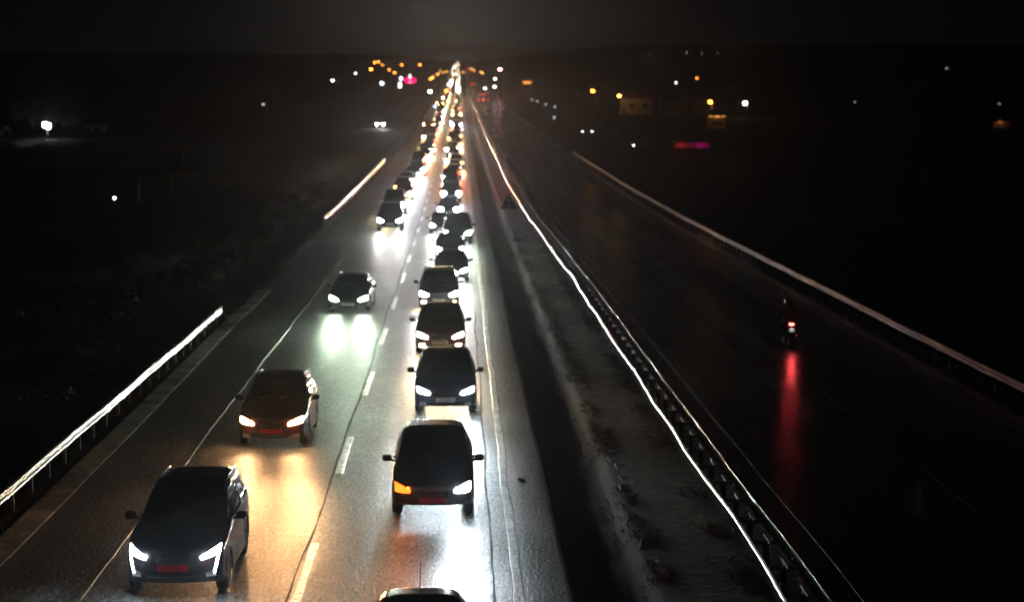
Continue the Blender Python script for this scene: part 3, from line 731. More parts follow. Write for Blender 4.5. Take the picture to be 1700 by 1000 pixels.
car('mpv', -.85, 203.0, 'dark car glowing red beside its orange lamps, far up the right lane', LANE_R, 'maroon', 'orange')
car('hatchback', -5.1, 187.0, 'dark hatchback close behind the second tall van in the left lane', LANE_L, 'black', 'violet')

# ------------------------------------------------------------------ trucks in the queue
TR = {}
def truck(x, y, label, lamp='orange', paint='maroon', beam=1.0, bulk='tarp'):
    root = empty('truck', (x, y, p(y) + .012), label, 'truck')
    root.rotation_euler[0] = math.atan((p(y + 4) - p(y - 4)) / 8)
    def part(name, mb, mat, smooth=False, par=None): return mb.build(name, M[mat], par or root, smooth)
    c = MB(); pr = [(0, .45), (0, 1.5), (.10, 1.75), (.42, 2.75), (.65, 2.95), (1.9, 2.95), (1.9, .45)]
    for sx in (-1.2, 1.2):
        for a, b in pr: c.v.append((sx * (1 - .05 * max(0, b - 1.6)), a, b))
    n = len(pr); c.f += [tuple(range(n)), tuple(range(2*n-1, n-1, -1))] + [(i, (i+1) % n, n + (i+1) % n, n + i) for i in range(n)]
    part('cab', c, 'paint_' + paint)
    part('windscreen', MB().add([(-1.02, .115, 1.78), (1.02, .115, 1.78), (.98, .375, 2.62), (-.98, .375, 2.62), (-1.02, .16, 1.78), (1.02, .16, 1.78), (.98, .42, 2.62), (-.98, .42, 2.62)], [(0,1,2,3),(7,6,5,4),(0,4,5,1),(1,5,6,2),(2,6,7,3),(3,7,4,0)]), 'glass')
    part('bumper', MB().box((0, -.05, .62), (2.4, .2, .42), None, .06), 'trim')
    part('grille', MB().box((0, -.012, 1.12), (1.5, .05, .42), None, .02), 'trim')
    part('cargo_box', MB().box((0, 5.2, 2.05), (2.5, 6.2, 2.5), None, .05), bulk)
    part('chassis', MB().box((0, 4.4, .66), (.9, 7.4, .26), None, .02), 'dark_metal')
    for sx in (-1, 1):
        o = part('headlamp', MB().add(*blob((sx * .92, -.16, .68), (.17, .05, .10))), 'lamp_' + lamp, True)
        l = bpy.data.objects.new('headlight_beam', beam_data(lamp, BEAM * beam)); C.objects.link(l); l.parent = o; l.location = (sx * .92, -.25, .68); l.rotation_euler = (R(87), 0, math.pi)
        part('wing_mirror', MB().box((sx * 1.42, .1, 2.15), (.16, .1, .5), None, .03).tube([(sx * 1.15, .25, 2.4), (sx * 1.42, .1, 2.35)], .02, 5), 'trim')
        part('marker_lamp', MB().box((sx * .9, .46, 2.99), (.16, .08, .07), None, .015), 'lamp_orange')
        for yy in (1.05, 6.6):
            w = part('wheel', MB().lathe([(-.14, .3), (-.15, .42), (-.12, .49), (.12, .49), (.15, .42), (.14, .3)], (sx * 1.05, yy, .5), 'x', 22), 'tyre', True)
            part('rim', MB().lathe([(-.12, .05), (-.12, .29), (.12, .29), (.12, .05)], (sx * 1.05, yy, .5), 'x', 16), 'rim', True, w)
    return root
truck(-5.5, 372, 'tall reddish truck rising over the left lane of the far queue', 'orange', 'maroon')
truck(-.6, 455, 'lorry with dazzling bluish white lamps in the far right lane', 'violet', 'white', 2.5)
truck(-5.4, 590, 'farthest lorry of the left lane, a dark block above the headlamps', 'warm', 'graphite', 1.0, 'trim')

# ------------------------------------------------------------------ the long queue behind
FARLAB_R = 'far car deep in the right lane of the queue, little more than its headlamp glare'
FARLAB_L = 'far car deep in the left lane of the queue, little more than its headlamp glare'
FARLAB_V = 'tiny distant car on the climbing road, a mere spark of headlamps'
kinds = ['hatchback', 'sedan', 'estate', 'mpv', 'suv', 'crossover', 'van']
cols = ['white', 'white', 'cool', 'warm', 'warm', 'yellow', 'orange', 'orange', 'red', 'violet', 'warm', 'red', 'orange']
paints = ['black', 'graphite', 'navy', 'grey', 'maroon', 'silver', 'black']
blocked = {0: [(366, 382), (584, 600)], 1: [(449, 466)]}
for lane, (x0, ys0, lab) in enumerate(((-5.1, 199, FARLAB_L), (-.75, 219, FARLAB_R))):
    y = ys0
    while y < 930:
        if not any(a - 6 < y < b for a, b in blocked[lane]):
            k = rnd.choice(kinds)
            lc = rnd.choice(cols if y < 380 else ['warm', 'orange', 'orange', 'white', 'orange', 'red', 'yellow', 'red'])
            o = car(k, x0 + rnd.uniform(-.55, .55), y, lab, ('queue of far cars in the left lane', 'queue of far cars in the right lane')[lane], rnd.choice(paints), lc, far=y > 330, beam=1.1 if y < 330 else .8, spots=True, yaw=R(rnd.uniform(-1.5, 1.5)), cat='van' if k == 'van' else 'car', fog=rnd.choice([None, None, 'orange', 'warm']))
        y += rnd.uniform(9.5, 17) if y < 500 else rnd.uniform(14, 27)
y = 935
while y < 3300:
    for x0 in (-5.0, -.8):
        car('sedan', x0 + rnd.uniform(-.3, .3), y + rnd.uniform(-8, 8), FARLAB_V, 'sparks of cars on the climbing road', 'black', rnd.choice(['white', 'warm', 'orange', 'orange']), far=True, spots=False)
    y += 30 + y * .016
# oncoming lanes of the far carriageway: tail lamps going away
for px, row in ((797, 167), (806, 167), (800, 158), (808, 156), (779, 139), (782, 141), (776, 138)):
    q = ground_hit(px, row + 2)
    car('estate', min(max(q.x, 8), 15), q.y, 'distant car driving away on the dark carriageway, seen as red tail lamps', 'distant cars driving away', 'black', far=True, away=True, tails='tail_far', spots=False)
for i in range(7):
    y = 1700 + i * 150
    car('estate', 8.5 + 3.6 * (i % 2), y, 'distant car driving away on the dark carriageway, seen as red tail lamps', 'distant cars driving away', 'black', far=True, away=True, tails='tail_far', spots=False)
# car on the side road
q = Vector((-17.4, 452, 0))
car('suv', -17.4, 452, 'lone car on the unlit side road left of the queue, both headlamps glaring', None, 'graphite', 'white', beam=1.0, yaw=R(2))

# ------------------------------------------------------------------ motorcycle and rider on the dark carriageway
def skin_body(name, nodes, edges, mat, parent=None, levels=1):
    me = bpy.data.meshes.new(name); me.from_pydata([n[0] for n in nodes], edges, []); me.update(); me.materials.append(mat)
    o = bpy.data.objects.new(name, me); C.objects.link(o)
    if parent: o.parent = parent
    md = o.modifiers.new('skin', 'SKIN'); md.use_smooth_shade = True
    for i, n in enumerate(nodes):
        r_ = n[1]; me.skin_vertices[0].data[i].radius = (r_, r_) if not isinstance(r_, tuple) else r_
    me.skin_vertices[0].data[0].use_root = True
    sb = o.modifiers.new('sub', 'SUBSURF'); sb.levels = levels; sb.render_levels = levels
    return o
q = ground_hit(1314, 579); mx_, my_ = q.x, q.y; mz = p(my_) + .012
mo = empty('motorcycle', (mx_, my_, mz), 'dark motorcycle riding away on the unlit carriageway with a glowing red tail lamp', 'motorcycle')
mo.rotation_euler[0] = math.atan((p(my_ + 1) - p(my_ - 1)) / 2)
for yy in (.32, 1.62):                       # local y = 0 at the tail
    w = MB().lathe([(-.05, .22), (-.065, .27), (-.03, .31), (.03, .31), (.065, .27), (.05, .22)], (0, yy, .31), 'x', 26).build('wheel', M['tyre'], mo, True)
    rm = MB().lathe([(-.03, .03), (-.02, .215), (.02, .215), (.03, .03)], (0, yy, .31), 'x', 18).build('rim', M['rim'], w, True)
f = MB(); f.add(*blob((0, 1.0, .50), (.17, .28, .20))); f.tube([(0, .45, .72), (0, .9, .62), (0, 1.25, .82)], .04, 7); f.tube([(.10, .32, .31), (.09, .75, .42)], .025, 6); f.tube([(-.10, .32, .31), (-.09, .75, .42)], .025, 6)
f.build('engine_frame', M['dark_metal'], mo, True)
t_ = MB(); t_.add(*blob((0, 1.08, .84), (.15, .26, .12))); t_.build('fuel_tank', M['paint_black'], mo, True)
s_ = MB(); s_.add(*blob((0, .58, .80), (.13, .34, .06))); s_.build('seat', M['trim'], mo, True)
f = MB(); f.add(*blob((0, .22, .82), (.09, .16, .07))); f.tube([(0, .12, .76), (0, .02, .52)], .06, 6); f.build('tail_fairing', M['paint_black'], mo, True)
MB().add(*blob((0, .045, .865), (.085, .03, .035))).build('tail_lamp', M['moto_tail'], mo, True)
MB().box((0, -.015, .64), (.19, .012, .14), Matrix.Rotation(R(-14), 3, 'X')).build('number_plate', M['plate'], mo)
e_ = MB(); e_.tube([(.20, .02, .42), (.19, .6, .36), (.12, .95, .34)], [.05, .05, .03], 8); e_.build('exhaust', M['chrome'], mo, True)
f = MB(); f.tube([(0, 1.62, .31), (0, 1.36, .98)], .045, 7); f.tube([(-.36, 1.22, 1.02), (-.12, 1.34, .99), (.12, 1.34, .99), (.36, 1.22, 1.02)], .016, 6); f.add(*blob((0, 1.46, .90), (.09, .07, .10))); f.build('fork_handlebar', M['dark_metal'], mo, True)
for sx in (-1, 1):
    mm = MB(); mm.add(*blob((sx * .43, 1.30, 1.16), (.06, .02, .04))); mm.tube([(sx * .30, 1.24, 1.02), (sx * .43, 1.30, 1.13)], .008, 5); mm.build('mirror', M['trim'], mo, True)
    MB().add(*blob((sx * .15, .1, .78), (.035, .03, .025))).build('indicator', M['tail_dark'], mo, True)
def pt(name, parent, loc, col, watts, rad=.05):
    l = bpy.data.lights.new(name, 'POINT'); l.color = col; l.energy = watts; l.shadow_soft_size = rad
    o = bpy.data.objects.new(name, l); C.objects.link(o); o.parent = parent; o.location = loc; return o
tl = beam_data('red', 60, 150); tl = tl.copy(); tl.spot_size = R(165); tl.name = 'tail_light'; tl.color = (1, .03, .05); tl.energy = 9
o = bpy.data.objects.new('tail_light', tl); C.objects.link(o); o.parent = mo; o.location = (0, -.06, .87); o.rotation_euler = (R(84), 0, math.pi)
pt('plate_light', mo, (0, -.06, .745), (.9, .95, 1), .5, .01)
rid = empty('person', (mx_, my_, mz), 'dark-clothed rider with a helmet sitting on the motorcycle, leaning slightly to the bars', 'person')
rid.rotation_euler = mo.rotation_euler
nodes = [((0, .62, .93), .15), ((0, .68, 1.12), .15), ((0, .80, 1.32), .17), ((0, .86, 1.44), .09), ((0, .91, 1.53), .06),
         ((.17, .80, 1.36), .075), ((.33, .98, 1.17), .052), ((.35, 1.19, 1.04), .036), ((-.17, .80, 1.36), .075), ((-.33, .98, 1.17), .052), ((-.35, 1.19, 1.04), .036),
         ((.12, .68, .90), .10), ((.21, 1.02, .76), .078), ((.20, .86, .38), .052), ((.20, .98, .30), .042), ((-.12, .68, .90), .10), ((-.21, 1.02, .76), .078), ((-.20, .86, .38), .052), ((-.20, .98, .30), .042)]
skin_body('body', nodes, [(0,1),(1,2),(2,3),(3,4),(2,5),(5,6),(6,7),(2,8),(8,9),(9,10),(0,11),(11,12),(12,13),(13,14),(0,15),(15,16),(16,17),(17,18)], M['cloth'], rid, 2)
MB().add(*blob((0, .94, 1.62), (.125, .155, .14), 14, 10)).build('helmet', M['paint_black'], rid, True)
for sx in (-1, 1):                           # gloved hands closed round the grips
    for k in range(4):
        b0 = Vector((sx * (.315 + .024 * k), 1.205, 1.045))
        skin_body('finger', [((b0.x, b0.y - .01, b0.z + .012), .011), ((b0.x, b0.y + .032, b0.z + .004), .010), ((b0.x, b0.y + .030, b0.z - .030), .009), ((b0.x, b0.y + .005, b0.z - .036), .008)], [(0,1),(1,2),(2,3)], M['cloth'], rid)
    skin_body('thumb', [((sx * .30, 1.195, 1.03), .012), ((sx * .285, 1.225, 1.005), .010), ((sx * .30, 1.24, .995), .009)], [(0,1),(1,2)], M['cloth'], rid)

# ------------------------------------------------------------------ warning sign seen from behind
q = ground_hit(847, 389); sy = q.y
sg = empty('warning_sign', (3.45, sy, g(3.45, sy)), 'triangular warning sign seen from behind on a thin post in the median ditch', 'sign')
MB().tube([(0, 0, -.2), (0, 0, 2.95)], .035, 8).build('post', M['zinc_dull'], sg, True)
tri = MB(); a = .64; h0 = 1.95
pts = []
for cx, cz, an0 in ((-a + .06, h0 + .05, 210), (a - .06, h0 + .05, -30), (0, h0 + 1.08, 90)):
    for d in (-50, -25, 0, 25, 50): pts.append((cx + .05 * math.cos(R(an0 + d)), cz + .05 * math.sin(R(an0 + d))))
n = len(pts)
for yy in (.04, .055): tri.v += [(x, yy, z) for x, z in pts]
tri.f = [tuple(range(n-1, -1, -1)), tuple(range(n, 2*n))] + [(i, (i+1) % n, n + (i+1) % n, n + i) for i in range(n)]
tri.build('sign_panel', M['sign_back'], sg)
MB().box((0, .03, h0 + .3), (.6, .02, .05)).box((0, .03, h0 + .65), (.36, .02, .05)).build('bracket', M['zinc_dull'], sg)

# ------------------------------------------------------------------ lamps of the town
LM = {}
def lampmat(col, s):
    k = (col, s)
    if k not in LM: LM[k] = emit('street_lamp_glow', {'orange': (1, .29, .03), 'amber': (1, .42, .07), 'white': (1, .98, .92), 'cool': (.85, .95, 1), 'pink': (1, .35, .45), 'blue': (.4, .55, 1), 'red': (1, .12, .08)}[col], s)
    return LM[k]
def street_lamp(px, row, h, col, label, group=None, y=None, size=.5, s=30, watts=0, arm=1.3, lo=500, hi=3800, thin=1.0):
    y = y or lamp_dist(px, row, h, lo, hi); q = at(px, row, y); z0 = g(q.x, y); h = max(1.5, q.z - z0)
    root = empty('street_lamp', (q.x + arm, y, z0), label, 'street lamp', group)
    r0 = .09 * thin if y < 900 else .14 * thin
    MB().tube([(0, 0, -.3), (0, 0, h * .5), (0, 0, h * .97), (-arm * .35, 0, h + .12), (-arm * .8, 0, h + .16)], [r0, r0 * .8, r0 * .55, r0 * .5, r0 * .45], 8).build('pole', M['pole'], root, True)
    MB().add(*blob((-arm, 0, h + .10 + size * .2), (size * .5, size * .4, size * .2))).build('lamp_housing', M['dark_metal'], root, True)
    hd = MB().add(*blob((-arm, 0, h - size * .1), (size * .48, size * .4, size * .40))).build('lamp_head', lampmat(col, s), root, True)
    if watts: pt('lamp_light', hd, (-arm, -.1, h - size * .6), {'orange': (1, .45, .10), 'amber': (1, .55, .15)}.get(col, (1, .97, .9)), watts, .2)
    return root
TG = 'orange town lamps on the left horizon'
for (px, row, s, sz) in ((555, 105, 14, .8), (616, 114, 30, 1.3), (622, 103, 30, 1.2), (628, 102, 30, 1.2), (635, 107, 14, .9), (646, 115, 16, .8), (655, 120, 16, .9), (667, 107, 20, 1.0), (697, 107, 20, 1.2)):
    street_lamp(px, row, 9, 'orange', 'small orange street lamp among the town lights left of the road end', TG, size=sz, s=s)
for (px, row) in ((546, 119), (552, 133), (590, 121), (728, 97), (747, 97), (778, 94)):
    street_lamp(px, row, 9, 'white', 'tiny white lamp scattered among the distant town lights', 'tiny white town lamps', size=.6, s=16)
for (px, row) in ((714, 131), (717, 129), (719, 127), (726, 123), (728, 122), (731, 116), (736, 120), (742, 118)):
    street_lamp(px, row, 9, 'amber', 'amber street lamp in the rising arc left of the road end', 'arc of amber lamps left of the road end', size=.5, s=12)
for (px, row) in ((769, 119), (782, 114), (787, 116), (798, 119), (801, 121)):
    street_lamp(px, row, 9, 'amber', 'amber street lamp in the falling arc right of the road end', 'arc of amber lamps right of the road end', size=.55, s=12)
for (px, row) in ((945, 88), (983, 88), (1035, 90), (1078, 90), (1140, 87), (1165, 87), (1190, 87), (1230, 85)):
    street_lamp(px, row, 8, 'white', 'pinprick of white light along the dark ridge on the right horizon', 'pinprick lamps along the right ridge', size=.5, s=5, lo=2300, hi=3400)
street_lamp(714, 151, 6, 'cool', 'white lamp just left of the far queue under the amber arc', size=1.0, s=24, lo=700)
street_lamp(741, 150, 5, 'amber', 'bright amber lamp touching the left side of the far queue', size=.9, s=12, lo=700)
street_lamp(722, 176, 5, 'blue', 'small blue-white lamp at the left flank of the far queue', size=.4, s=14, lo=500)
street_lamp(830, 114, 12, 'pink', 'rosy white lamp alone high to the right of the road end', size=1.2, s=24)
street_lamp(822, 130, 8, 'white', 'upper white lamp of the pair right of the road end', size=.9, s=10)
street_lamp(821, 143, 6, 'white', 'lower white lamp of the pair right of the road end', size=.9, s=9)
street_lamp(805, 146, 6, 'white', 'slanting white lamp between the road and the lower pair', size=.7, s=9)
street_lamp(984, 150, 7, 'orange', 'leftmost of the three near orange street lamps on the right', 'orange street lamps by the houses', y=600, size=.9, s=20, watts=260, arm=1.1)
street_lamp(1028, 158, 6, 'amber', 'yellower orange street lamp at the gable of the first house', 'orange street lamps by the houses', y=598, size=.9, s=18, watts=220, arm=.9)
street_lamp(1179, 168, 4.5, 'orange', 'orange street lamp on a bright pole over the flat kiosk', 'orange street lamps by the houses', y=566, size=1.0, s=22, watts=300, arm=.5)
street_lamp(1157, 129, 9, 'orange', 'small orange lamp standing high behind the houses', y=800, size=.7, s=9, arm=.6)
street_lamp(1122, 137, 8, 'white', 'small round white lamp beyond the houses', y=900, size=.7, s=14, arm=.6)
street_lamp(1237, 170, 5, 'white', 'hazy white lamp at the right end of the houses', y=560, size=1.0, s=30, watts=60, arm=.5)
street_lamp(437, 173, 6, 'white', 'lone tiny white lamp in the dark fields on the left', y=620, size=.3, s=6)
street_lamp(1572, 113, 8, 'white', 'lone faint lamp high in the dark at the far right', y=900, size=.35, s=2.5)
street_lamp(1419, 169, 5, 'white', 'lone faint lamp low in the dark right of the houses', y=600, size=.25, s=1.5)
for px, row in ((883, 165), (892, 168), (906, 173), (921, 177), (920, 195)):  # added row of glowing heads stands in for a lit guardrail stretch
    q = ground_hit(px, row + 9); y = min(q.y, 800); q = at(px, row, y); b = empty('bollard_lamp', (q.x, y, g(q.x, y)), 'dim white bollard lamp in the curved string right of the median barrier', 'bollard lamp', 'curved string of bollard lamps')
    hh = max(.8, q.z - g(q.x, y)); MB().tube([(0, 0, -.2), (0, 0, hh - .15)], .08, 7).build('post', M['dark_metal'], b, True); MB().add(*blob((0, 0, hh), (.22, .2, .18))).build('lamp_head', lampmat('cool', 1.4), b, True)
for px, row, lab in ((190, 329, 'single small white reflector light on a low stake in the left field'), (967, 218, 'first of two tiny white lights low beside the bushes on the right'), (983, 218, 'second of two tiny white lights low beside the bushes on the right'), (1052, 241, 'tiny white light above the end of the right barrier')):  # the reflector stake's glint is made as emission
    q = ground_hit(px, row + 10); y = q.y; q = at(px, row, y); b = empty('bollard_lamp', (q.x, y, g(q.x, y)), lab, 'bollard lamp')
    hh = max(.5, q.z - g(q.x, y)); MB().tube([(0, 0, -.2), (0, 0, hh - .03)], .03, 6).build('post', M['dark_metal'], b, True); MB().add(*blob((0, 0, hh), (.10, .08, .10))).build('lamp_head', lampmat('white', 10), b, True)
# flood lamp on the left
fl = empty('floodlight', (0, 0, 0), 'bright bluish white floodlight on a mast over trees at far left', 'floodlight')
q = at(78, 208, 385); z0 = g(q.x, 385); fl.location = (q.x, 385, z0); hh = q.z - z0
MB().tube([(0, 0, -.3), (0, 0, hh + .3)], [.14, .09], 8).build('mast', M['pole'], fl, True)
MB().box((0, -.1, hh + .45), (1.7, .25, .12)).build('crossbar', M['dark_metal'], fl)
for sx in (-.3, .3):
    MB().add(*blob((sx, -.25, hh - sx * .4), (.42, .18, .48))).build('lamp_head', lampmat('cool', 34), fl, True)
pt('flood_beam', fl, (0, .9, hh + .6), (.85, .95, 1), 330, .3)

# pink neon sign and its neighbours
ns = empty('neon_sign', (0, 0, 0), 'glowing magenta oval sign with small white marks above the left of the far queue', 'sign')
yN = 1120; q = at(681, 133, yN); ns.location = (q.x, yN, g(q.x, yN)); hh = q.z - ns.location.z
ov = MB(); n = 28; pts = [(3.2 * math.copysign(abs(math.cos(2*math.pi*i/n)) ** .6, math.cos(2*math.pi*i/n)), 1.55 * math.copysign(abs(math.sin(2*math.pi*i/n)) ** .8, math.sin(2*math.pi*i/n))) for i in range(n)]
for yy in (-.2, .2): ov.v += [(a, yy, hh + b) for a, b in pts]
ov.f = [tuple(range(n)), tuple(range(2*n-1, n-1, -1))] + [(i, (i+1) % n, n + (i+1) % n, n + i) for i in range(n)]
ov.build('sign_panel', emit('magenta_neon', (1, .0, .12), 2.2), ns)
lt = MB(); lt.add(*blob((-.1, -.3, hh + 2.1), (.5, .15, 1.1))); lt.build('lettering', lampmat('cool', 3), ns, True)
MB().box((-.1, -.3, hh - 1.0), (1.1, .12, .5), None, .08).build('lettering', lampmat('cool', 2), ns)
MB().tube([(0, .3, -.5), (0, .3, hh - 1.2)], .25, 8).build('post', M['dark_metal'], ns, True)
for px, row, w_, h_, lab in ((666, 130, 1.2, 1.6, 'upper white lit panel just left of the magenta sign'), (664, 141, 1.3, 2.6, 'tall white lit panel below left of the magenta sign'), (634, 138, 1.7, 1.5, 'white lit panel farther left of the magenta sign')):
    q = at(px, row, 1100); z0 = g(q.x, 1100); b = empty('lit_sign', (q.x, 1100, z0), lab, 'sign')
    hh = q.z - z0
    MB().box((0, 0, hh), (w_, .25, h_), None, .3).build('sign_panel', lampmat('cool', 5), b); MB().tube([(0, .2, -.4), (0, .2, hh)], .15, 7).build('post', M['dark_metal'], b, True)
# petrol station canopy on the right
q = at(875, 137, 1000); z0 = g(q.x, 1000); b = empty('canopy', (q.x, 1000, z0), 'small flat canopy with a glowing orange edge right of the road end', 'canopy')
hh = max(3, q.z - z0)
MB().box((0, 0, hh + .7), (5.2, 4, .6), None, .05).build('roof', emit('canopy_edge', (1, .16, .05), .55), b)
MB().box((0, 0, hh), (3.2, 2, .35), None, .1).build('lamp_head', lampmat('amber', 4), b)
for sx in (-2, 2): MB().tube([(sx, 0, -.3), (sx, 0, hh + .4)], .14, 7).build('post', M['pole'], b, True)

# ------------------------------------------------------------------ houses and sheds at the right and left
def house(px0, px1, row0, row1, y, label, group=None, gable=True, depth=7., mat='render'):
    a, b = at(px0, row1, y), at(px1, row0, y); w = b.x - a.x; z0 = min(a.z, g(a.x, y)) ; cx = (a.x + b.x) / 2
    root = empty('house', (cx, y, g(cx, y)), label, 'house', group); zz = g(cx, y); H = b.z - zz; lo = -0.5
    MB().box((0, depth / 2, (H + lo) / 2), (w, depth, H - lo)).build('wall', M[mat], root)
    rf = MB(); e = .35; rh = min(1.8, w * .2) if gable else .25
    if gable:
        rf.add([(-w/2-e, -e, H), (w/2+e, -e, H), (w/2+e, depth+e, H), (-w/2-e, depth+e, H), (-w/2-e, depth/2, H+rh), (w/2+e, depth/2, H+rh)], [(0,1,5,4),(2,3,4,5),(0,4,3),(1,2,5),(0,3,2,1)])
    else: rf.box((0, depth/2, H + .13), (w + .5, depth + .5, .26))
    r_ = rf.build('roof', M['rooftile'] if gable else M['concrete'], root)
    if gable: MB().box((w * .25, depth * .6, H + rh), (.5, .5, 1.0)).build('chimney', M['render'], r_)
    nw = max(1, int(w / 3.2))
    for k in range(nw):
        xx = -w/2 + w * (k + .5) / nw + (.7 if k == 0 else 0)
        wn = MB().box((xx, -.03, H * .55), (1.15, .08, 1.2)).build('window', M['wood'], root)
        MB().box((xx, -.075, H * .55), (.95, .03, 1.0)).build('pane', M['pane'], wn)
    MB().box((-w/2 + .8, -.03, 1.0), (.95, .07, 2.05)).build('door', M['wood'], root)
    return root
HG = 'pale houses under the orange lamps'
house(1031, 1084, 163, 188, 604, 'long pale house right beside the yellower orange street lamp', HG)
house(1098, 1134, 164, 187, 608, 'middle pale house between its two neighbours under the lamps', HG)
house(1139, 1172, 166, 190, 604, 'right-hand pale house next to the lamp with the bright pole', HG)
house(140, 171, 211, 222, 420, 'low white wall of a small building right of the floodlight', None, False, 4)
house(0, 10, 216, 228, 400, 'small pale hut at the extreme left edge beyond the floodlight', None, True, 4)
# flat roofed kiosk with lamps along its edge
q = at(1190, 203, 470); z0 = g(q.x, 470); kk = empty('kiosk', (q.x, 470, z0), 'flat roofed brown kiosk with three warm lamps along its roof edge', 'kiosk'); H = max(2.6, q.z - z0)
MB().box((0, 2, H / 2 - .3), (4.0, 3.6, H + .4)).build('wall', M['wood'], kk); MB().box((0, 1.8, H + .06), (4.7, 4.8, .18), None, .03).build('roof', M['concrete'], kk)
for xx, w_ in ((-1.5, .6), (.1, 1.1), (1.5, .5)): MB().box((xx, -.55, H + .2), (w_, .12, .14), None, .03).build('lamp_head', lampmat('amber', 2.2), kk)
MB().box((0, .17, H * .5), (2.2, .08, 1.1)).build('window', M['pane'], kk)
pt('kiosk_light', kk, (0, -1.6, H + .1), (1, .45, .12), 90, .2)
# magenta lit stall near the end of the right barrier
q = ground_hit(1148, 253); ml = empty('roadside_stall', (q.x, q.y, q.z), 'low roadside stall glowing red and magenta inside at right', 'stall')
MB().box((0, 2.0, .75), (5.6, .15, 1.9)).box((-2.8, 1.0, .75), (.12, 2.0, 1.9)).box((2.8, 1.0, .75), (.12, 2.0, 1.9)).build('wall', M['render'], ml)
MB().box((0, .9, 1.72), (6.1, 2.8, .12), Matrix.Rotation(R(5), 3, 'X')).build('roof', M['dark_metal'], ml)
MB().box((0, -.15, .3), (5.4, .5, .75), None, .03).build('counter', M['wood'], ml)
for xx, cc in ((-1.5, (1, .05, .06)), (1.6, (1, .0, .38))):
    MB().tube([(xx - .7, 1.8, 1.2), (xx + .7, 1.8, 1.2)], .04, 6).build('neon_tube', emit('neon_tube', cc, .2), ml); pt('neon_light', ml, (xx, 1.0, 1.1), cc, 22, .1)
# lamp and wall at the far right
street_lamp(1659, 172, 5, 'white', 'pale lamp post with a dim head at the far right edge', y=470, size=.3, s=.8, arm=.15, thin=1.6)
q = ground_hit(1652, 210); o = empty('garden_wall', (q.x, 471, g(q.x, 471)), 'short orange-lit wall under the far right lamp post', 'wall')
MB().box((0, 0, .5), (4.2, .25, 1.6)).build('wall_body', M['render'], o); MB().box((0, 0, 1.34), (4.4, .4, .1)).build('coping', M['concrete'], o)
MB().add(*blob((-.6, -.25, 1.2), (.2, .1, .12))).build('lamp_head', lampmat('orange', 1.0), o, True); pt('wall_light', o, (-.6, -.9, 1.3), (1, .35, .1), 16, .1)

# ------------------------------------------------------------------ posts on the left
for px, r0, r1, lab in ((304, 220, 281, 'tallest of the three pale poles in the left field'), (284, 282, 330, 'middle pale pole in the left field, short and thin'), (231, 300, 338, 'leftmost and faintest pale pole in the left field')):
    q = ground_hit(px, r1); t_ = at(px, r0, q.y); o = empty('utility_pole', q, lab, 'pole'); h = t_.z - q.z
    MB().tube([(0, 0, -.4), (0, 0, h)], [.11, .07], 8).build('pole', M['pale'], o, True)
    MB().box((0, 0, h - .25), (.7, .07, .07)).build('crossarm', M['wood'], o)

# ------------------------------------------------------------------ trees and shrubs
def crown(rx, ry, rz, n, size, rn, mat):
    m = MB(); cl = [(Vector((rn.gauss(0, .45) * rx, rn.gauss(0, .45) * ry, rn.uniform(-.75, .85) * rz)), rn.uniform(.25, .5)) for _ in range(max(6, n // 45))]
    for i in range(n):
        c, r_ = rn.choice(cl); d = Vector((rn.gauss(0, 1), rn.gauss(0, 1), rn.gauss(0, 1))).normalized() * (rn.random() ** .4)
        q = c + Vector((d.x * rx * r_, d.y * ry * r_, d.z * rz * r_)); a = Vector((rn.gauss(0, 1), rn.gauss(0, 1), rn.gauss(0, .7))).normalized(); b = a.orthogonal().normalized(); b = (Matrix.Rotation(rn.uniform(0, 6.28), 3, a) @ b)
        s_ = size * rn.uniform(.6, 1.4); e = a * s_; f_ = b * s_ * .5
        k = len(m.v); m.v += [tuple(q - e), tuple(q + f_ + e * .1), tuple(q + e), tuple(q - f_ + e * .1)]; m.f.append((k, k+1, k+2, k+3))
    return m
PT = []
for i in range(3):
    rn = random.Random(40 + i); h = 8.0
    tr = MB(); tr.tube([(0, 0, -.4), (.1, 0, h * .22), (.0, .1, h * .5), (.15, .1, h * .8)], [.26, .2, .13, .04], 8)
    for k in range(7):
        an = k * 2.4 + i; z = h * (.25 + .07 * k); tr.tube([(0.05, .05, z), (math.cos(an) * 1.0, math.sin(an) * 1.0, z + .9), (math.cos(an) * 1.9, math.sin(an) * 1.9, z + 1.5)], [.09, .06, .02], 6)
    PT.append((tr.build('trunk', M['bark'], None, True), crown(2.7, 2.7, 3.0, 1500, .20, rn, None).build('crown', M['leaf'])))
for a, b in PT: C.objects.unlink(a); C.objects.unlink(b)
def tree(px, row, y, sc, i, label, group):
    q = at(px, row, y); z = g(q.x, y); r_ = empty('tree', (q.x, y, z), label, 'tree', group); r_.scale = (sc, sc, sc); r_.rotation_euler[2] = rnd.uniform(0, 6)
    for src, zz in zip(PT[i % 3], (0, 5.3)):
        o = src.copy(); C.objects.link(o); o.parent = r_; o.location.z = zz
TL = 'dark trees on the left horizon'; TR_ = 'dark trees among the houses on the right'
for k in range(12):
    tree(466 + k * 8 + rnd.uniform(-3, 3), 150, 780 + rnd.uniform(-40, 60), rnd.uniform(1.3, 2.1), k, 'black tree crown in the dark clump left of the town lights', TL)
for k in range(9):
    tree(60 + k * 7 + rnd.uniform(-3, 3) if k < 5 else rnd.uniform(10, 330), 220, 400 + rnd.uniform(5, 60), rnd.uniform(.6, .9), k, 'dark tree in the loose row near the floodlight', 'dark trees around the floodlight')
for k in range(14):
    tree(955 + k * 24 + rnd.uniform(-8, 8), 180, 650 + rnd.uniform(0, 160), rnd.uniform(.8, 1.3), k, 'dark tree standing behind the houses on the right', TR_)
PS = []
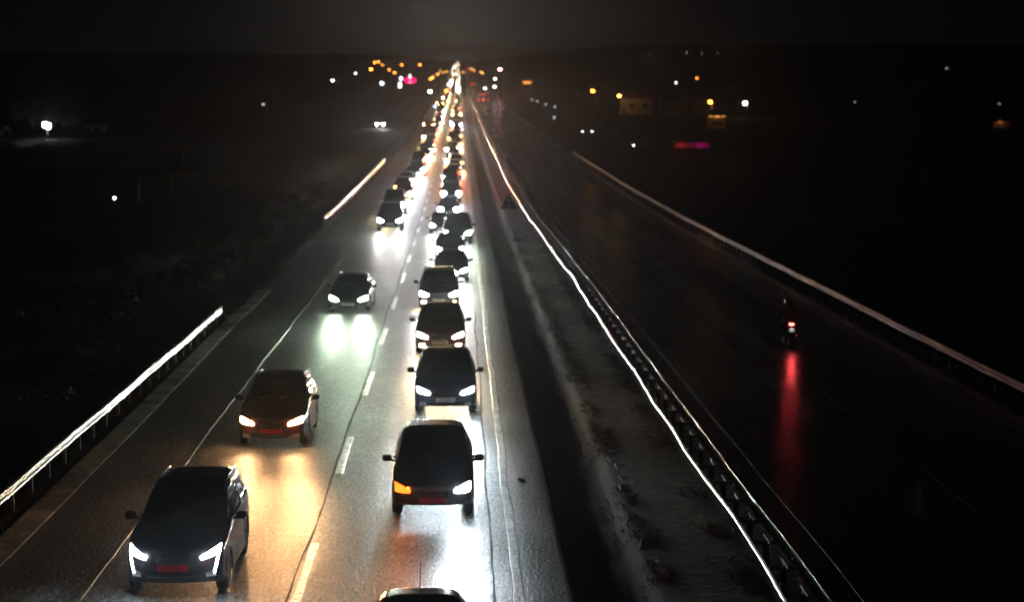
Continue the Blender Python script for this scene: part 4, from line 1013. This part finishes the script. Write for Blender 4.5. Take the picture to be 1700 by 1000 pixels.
for i in range(3):
    rn = random.Random(90 + i); st_ = MB()
    for k in range(6): st_.tube([(0, 0, -.2), (rn.uniform(-.3, .3), rn.uniform(-.3, .3), .5), (rn.uniform(-.6, .6), rn.uniform(-.6, .6), 1.0)], [.03, .02, .008], 5)
    PS.append((st_.build('stem', M['bark'], None, True), crown(.95, .95, .75, 620, .085, rn, None).build('foliage', M['leaf_dry'] if i == 1 else M['leaf'])))
for a, b in PS: C.objects.unlink(a); C.objects.unlink(b)
def shrub(x, y, sc, i, label, group):
    r_ = empty('shrub', (x, y, g(x, y)), label, 'shrub', group); r_.scale = (sc, sc, sc * rnd.uniform(.7, 1.1)); r_.rotation_euler[2] = rnd.uniform(0, 6)
    for src, zz in zip(PS[i % 3], (0, .72)):
        o = src.copy(); C.objects.link(o); o.parent = r_; o.location.z = zz
for k in range(64):
    y = 44 + 150 * (k / 64) ** 1.15 + rnd.uniform(-1.5, 1.5)
    shrub(-12.6 - abs(rnd.gauss(0, 2.6)), y, rnd.uniform(.45, 1.35), k, 'scrubby bush on the dim bank behind the left crash barrier', 'bushes behind the left barrier')
for k in range(16):
    q = at(960 + rnd.uniform(0, 270), 225, 430 + rnd.uniform(-90, 120)); shrub(q.x, q.y, rnd.uniform(.9, 1.9), k, 'dark bush in the field before the houses on the right', 'bushes before the houses')
q = at(990, 190, 592); shrub(q.x - .3, 592, 2.0, 1, 'lit yellowish bush at the foot of the leftmost orange street lamp', None)

# ------------------------------------------------------------------ night haze over the whole place
if HAZE > 0:
    hz = MB(); hz.box((0, 4600, 18), (18600, 9600, 54)); h_ = hz.build('haze', bpy.data.materials.new('haze')); h_['kind'] = 'stuff'
    m = h_.data.materials[0]; m.use_nodes = True; t = m.node_tree; t.nodes.clear(); o = t.nodes.new('ShaderNodeOutputMaterial'); v = t.nodes.new('ShaderNodeVolumePrincipled')
    v.inputs['Color'].default_value = (.88, .94, 1, 1); v.inputs['Density'].default_value = HAZE; v.inputs['Anisotropy'].default_value = .91
    t.links.new(v.outputs[0], o.inputs['Volume'])
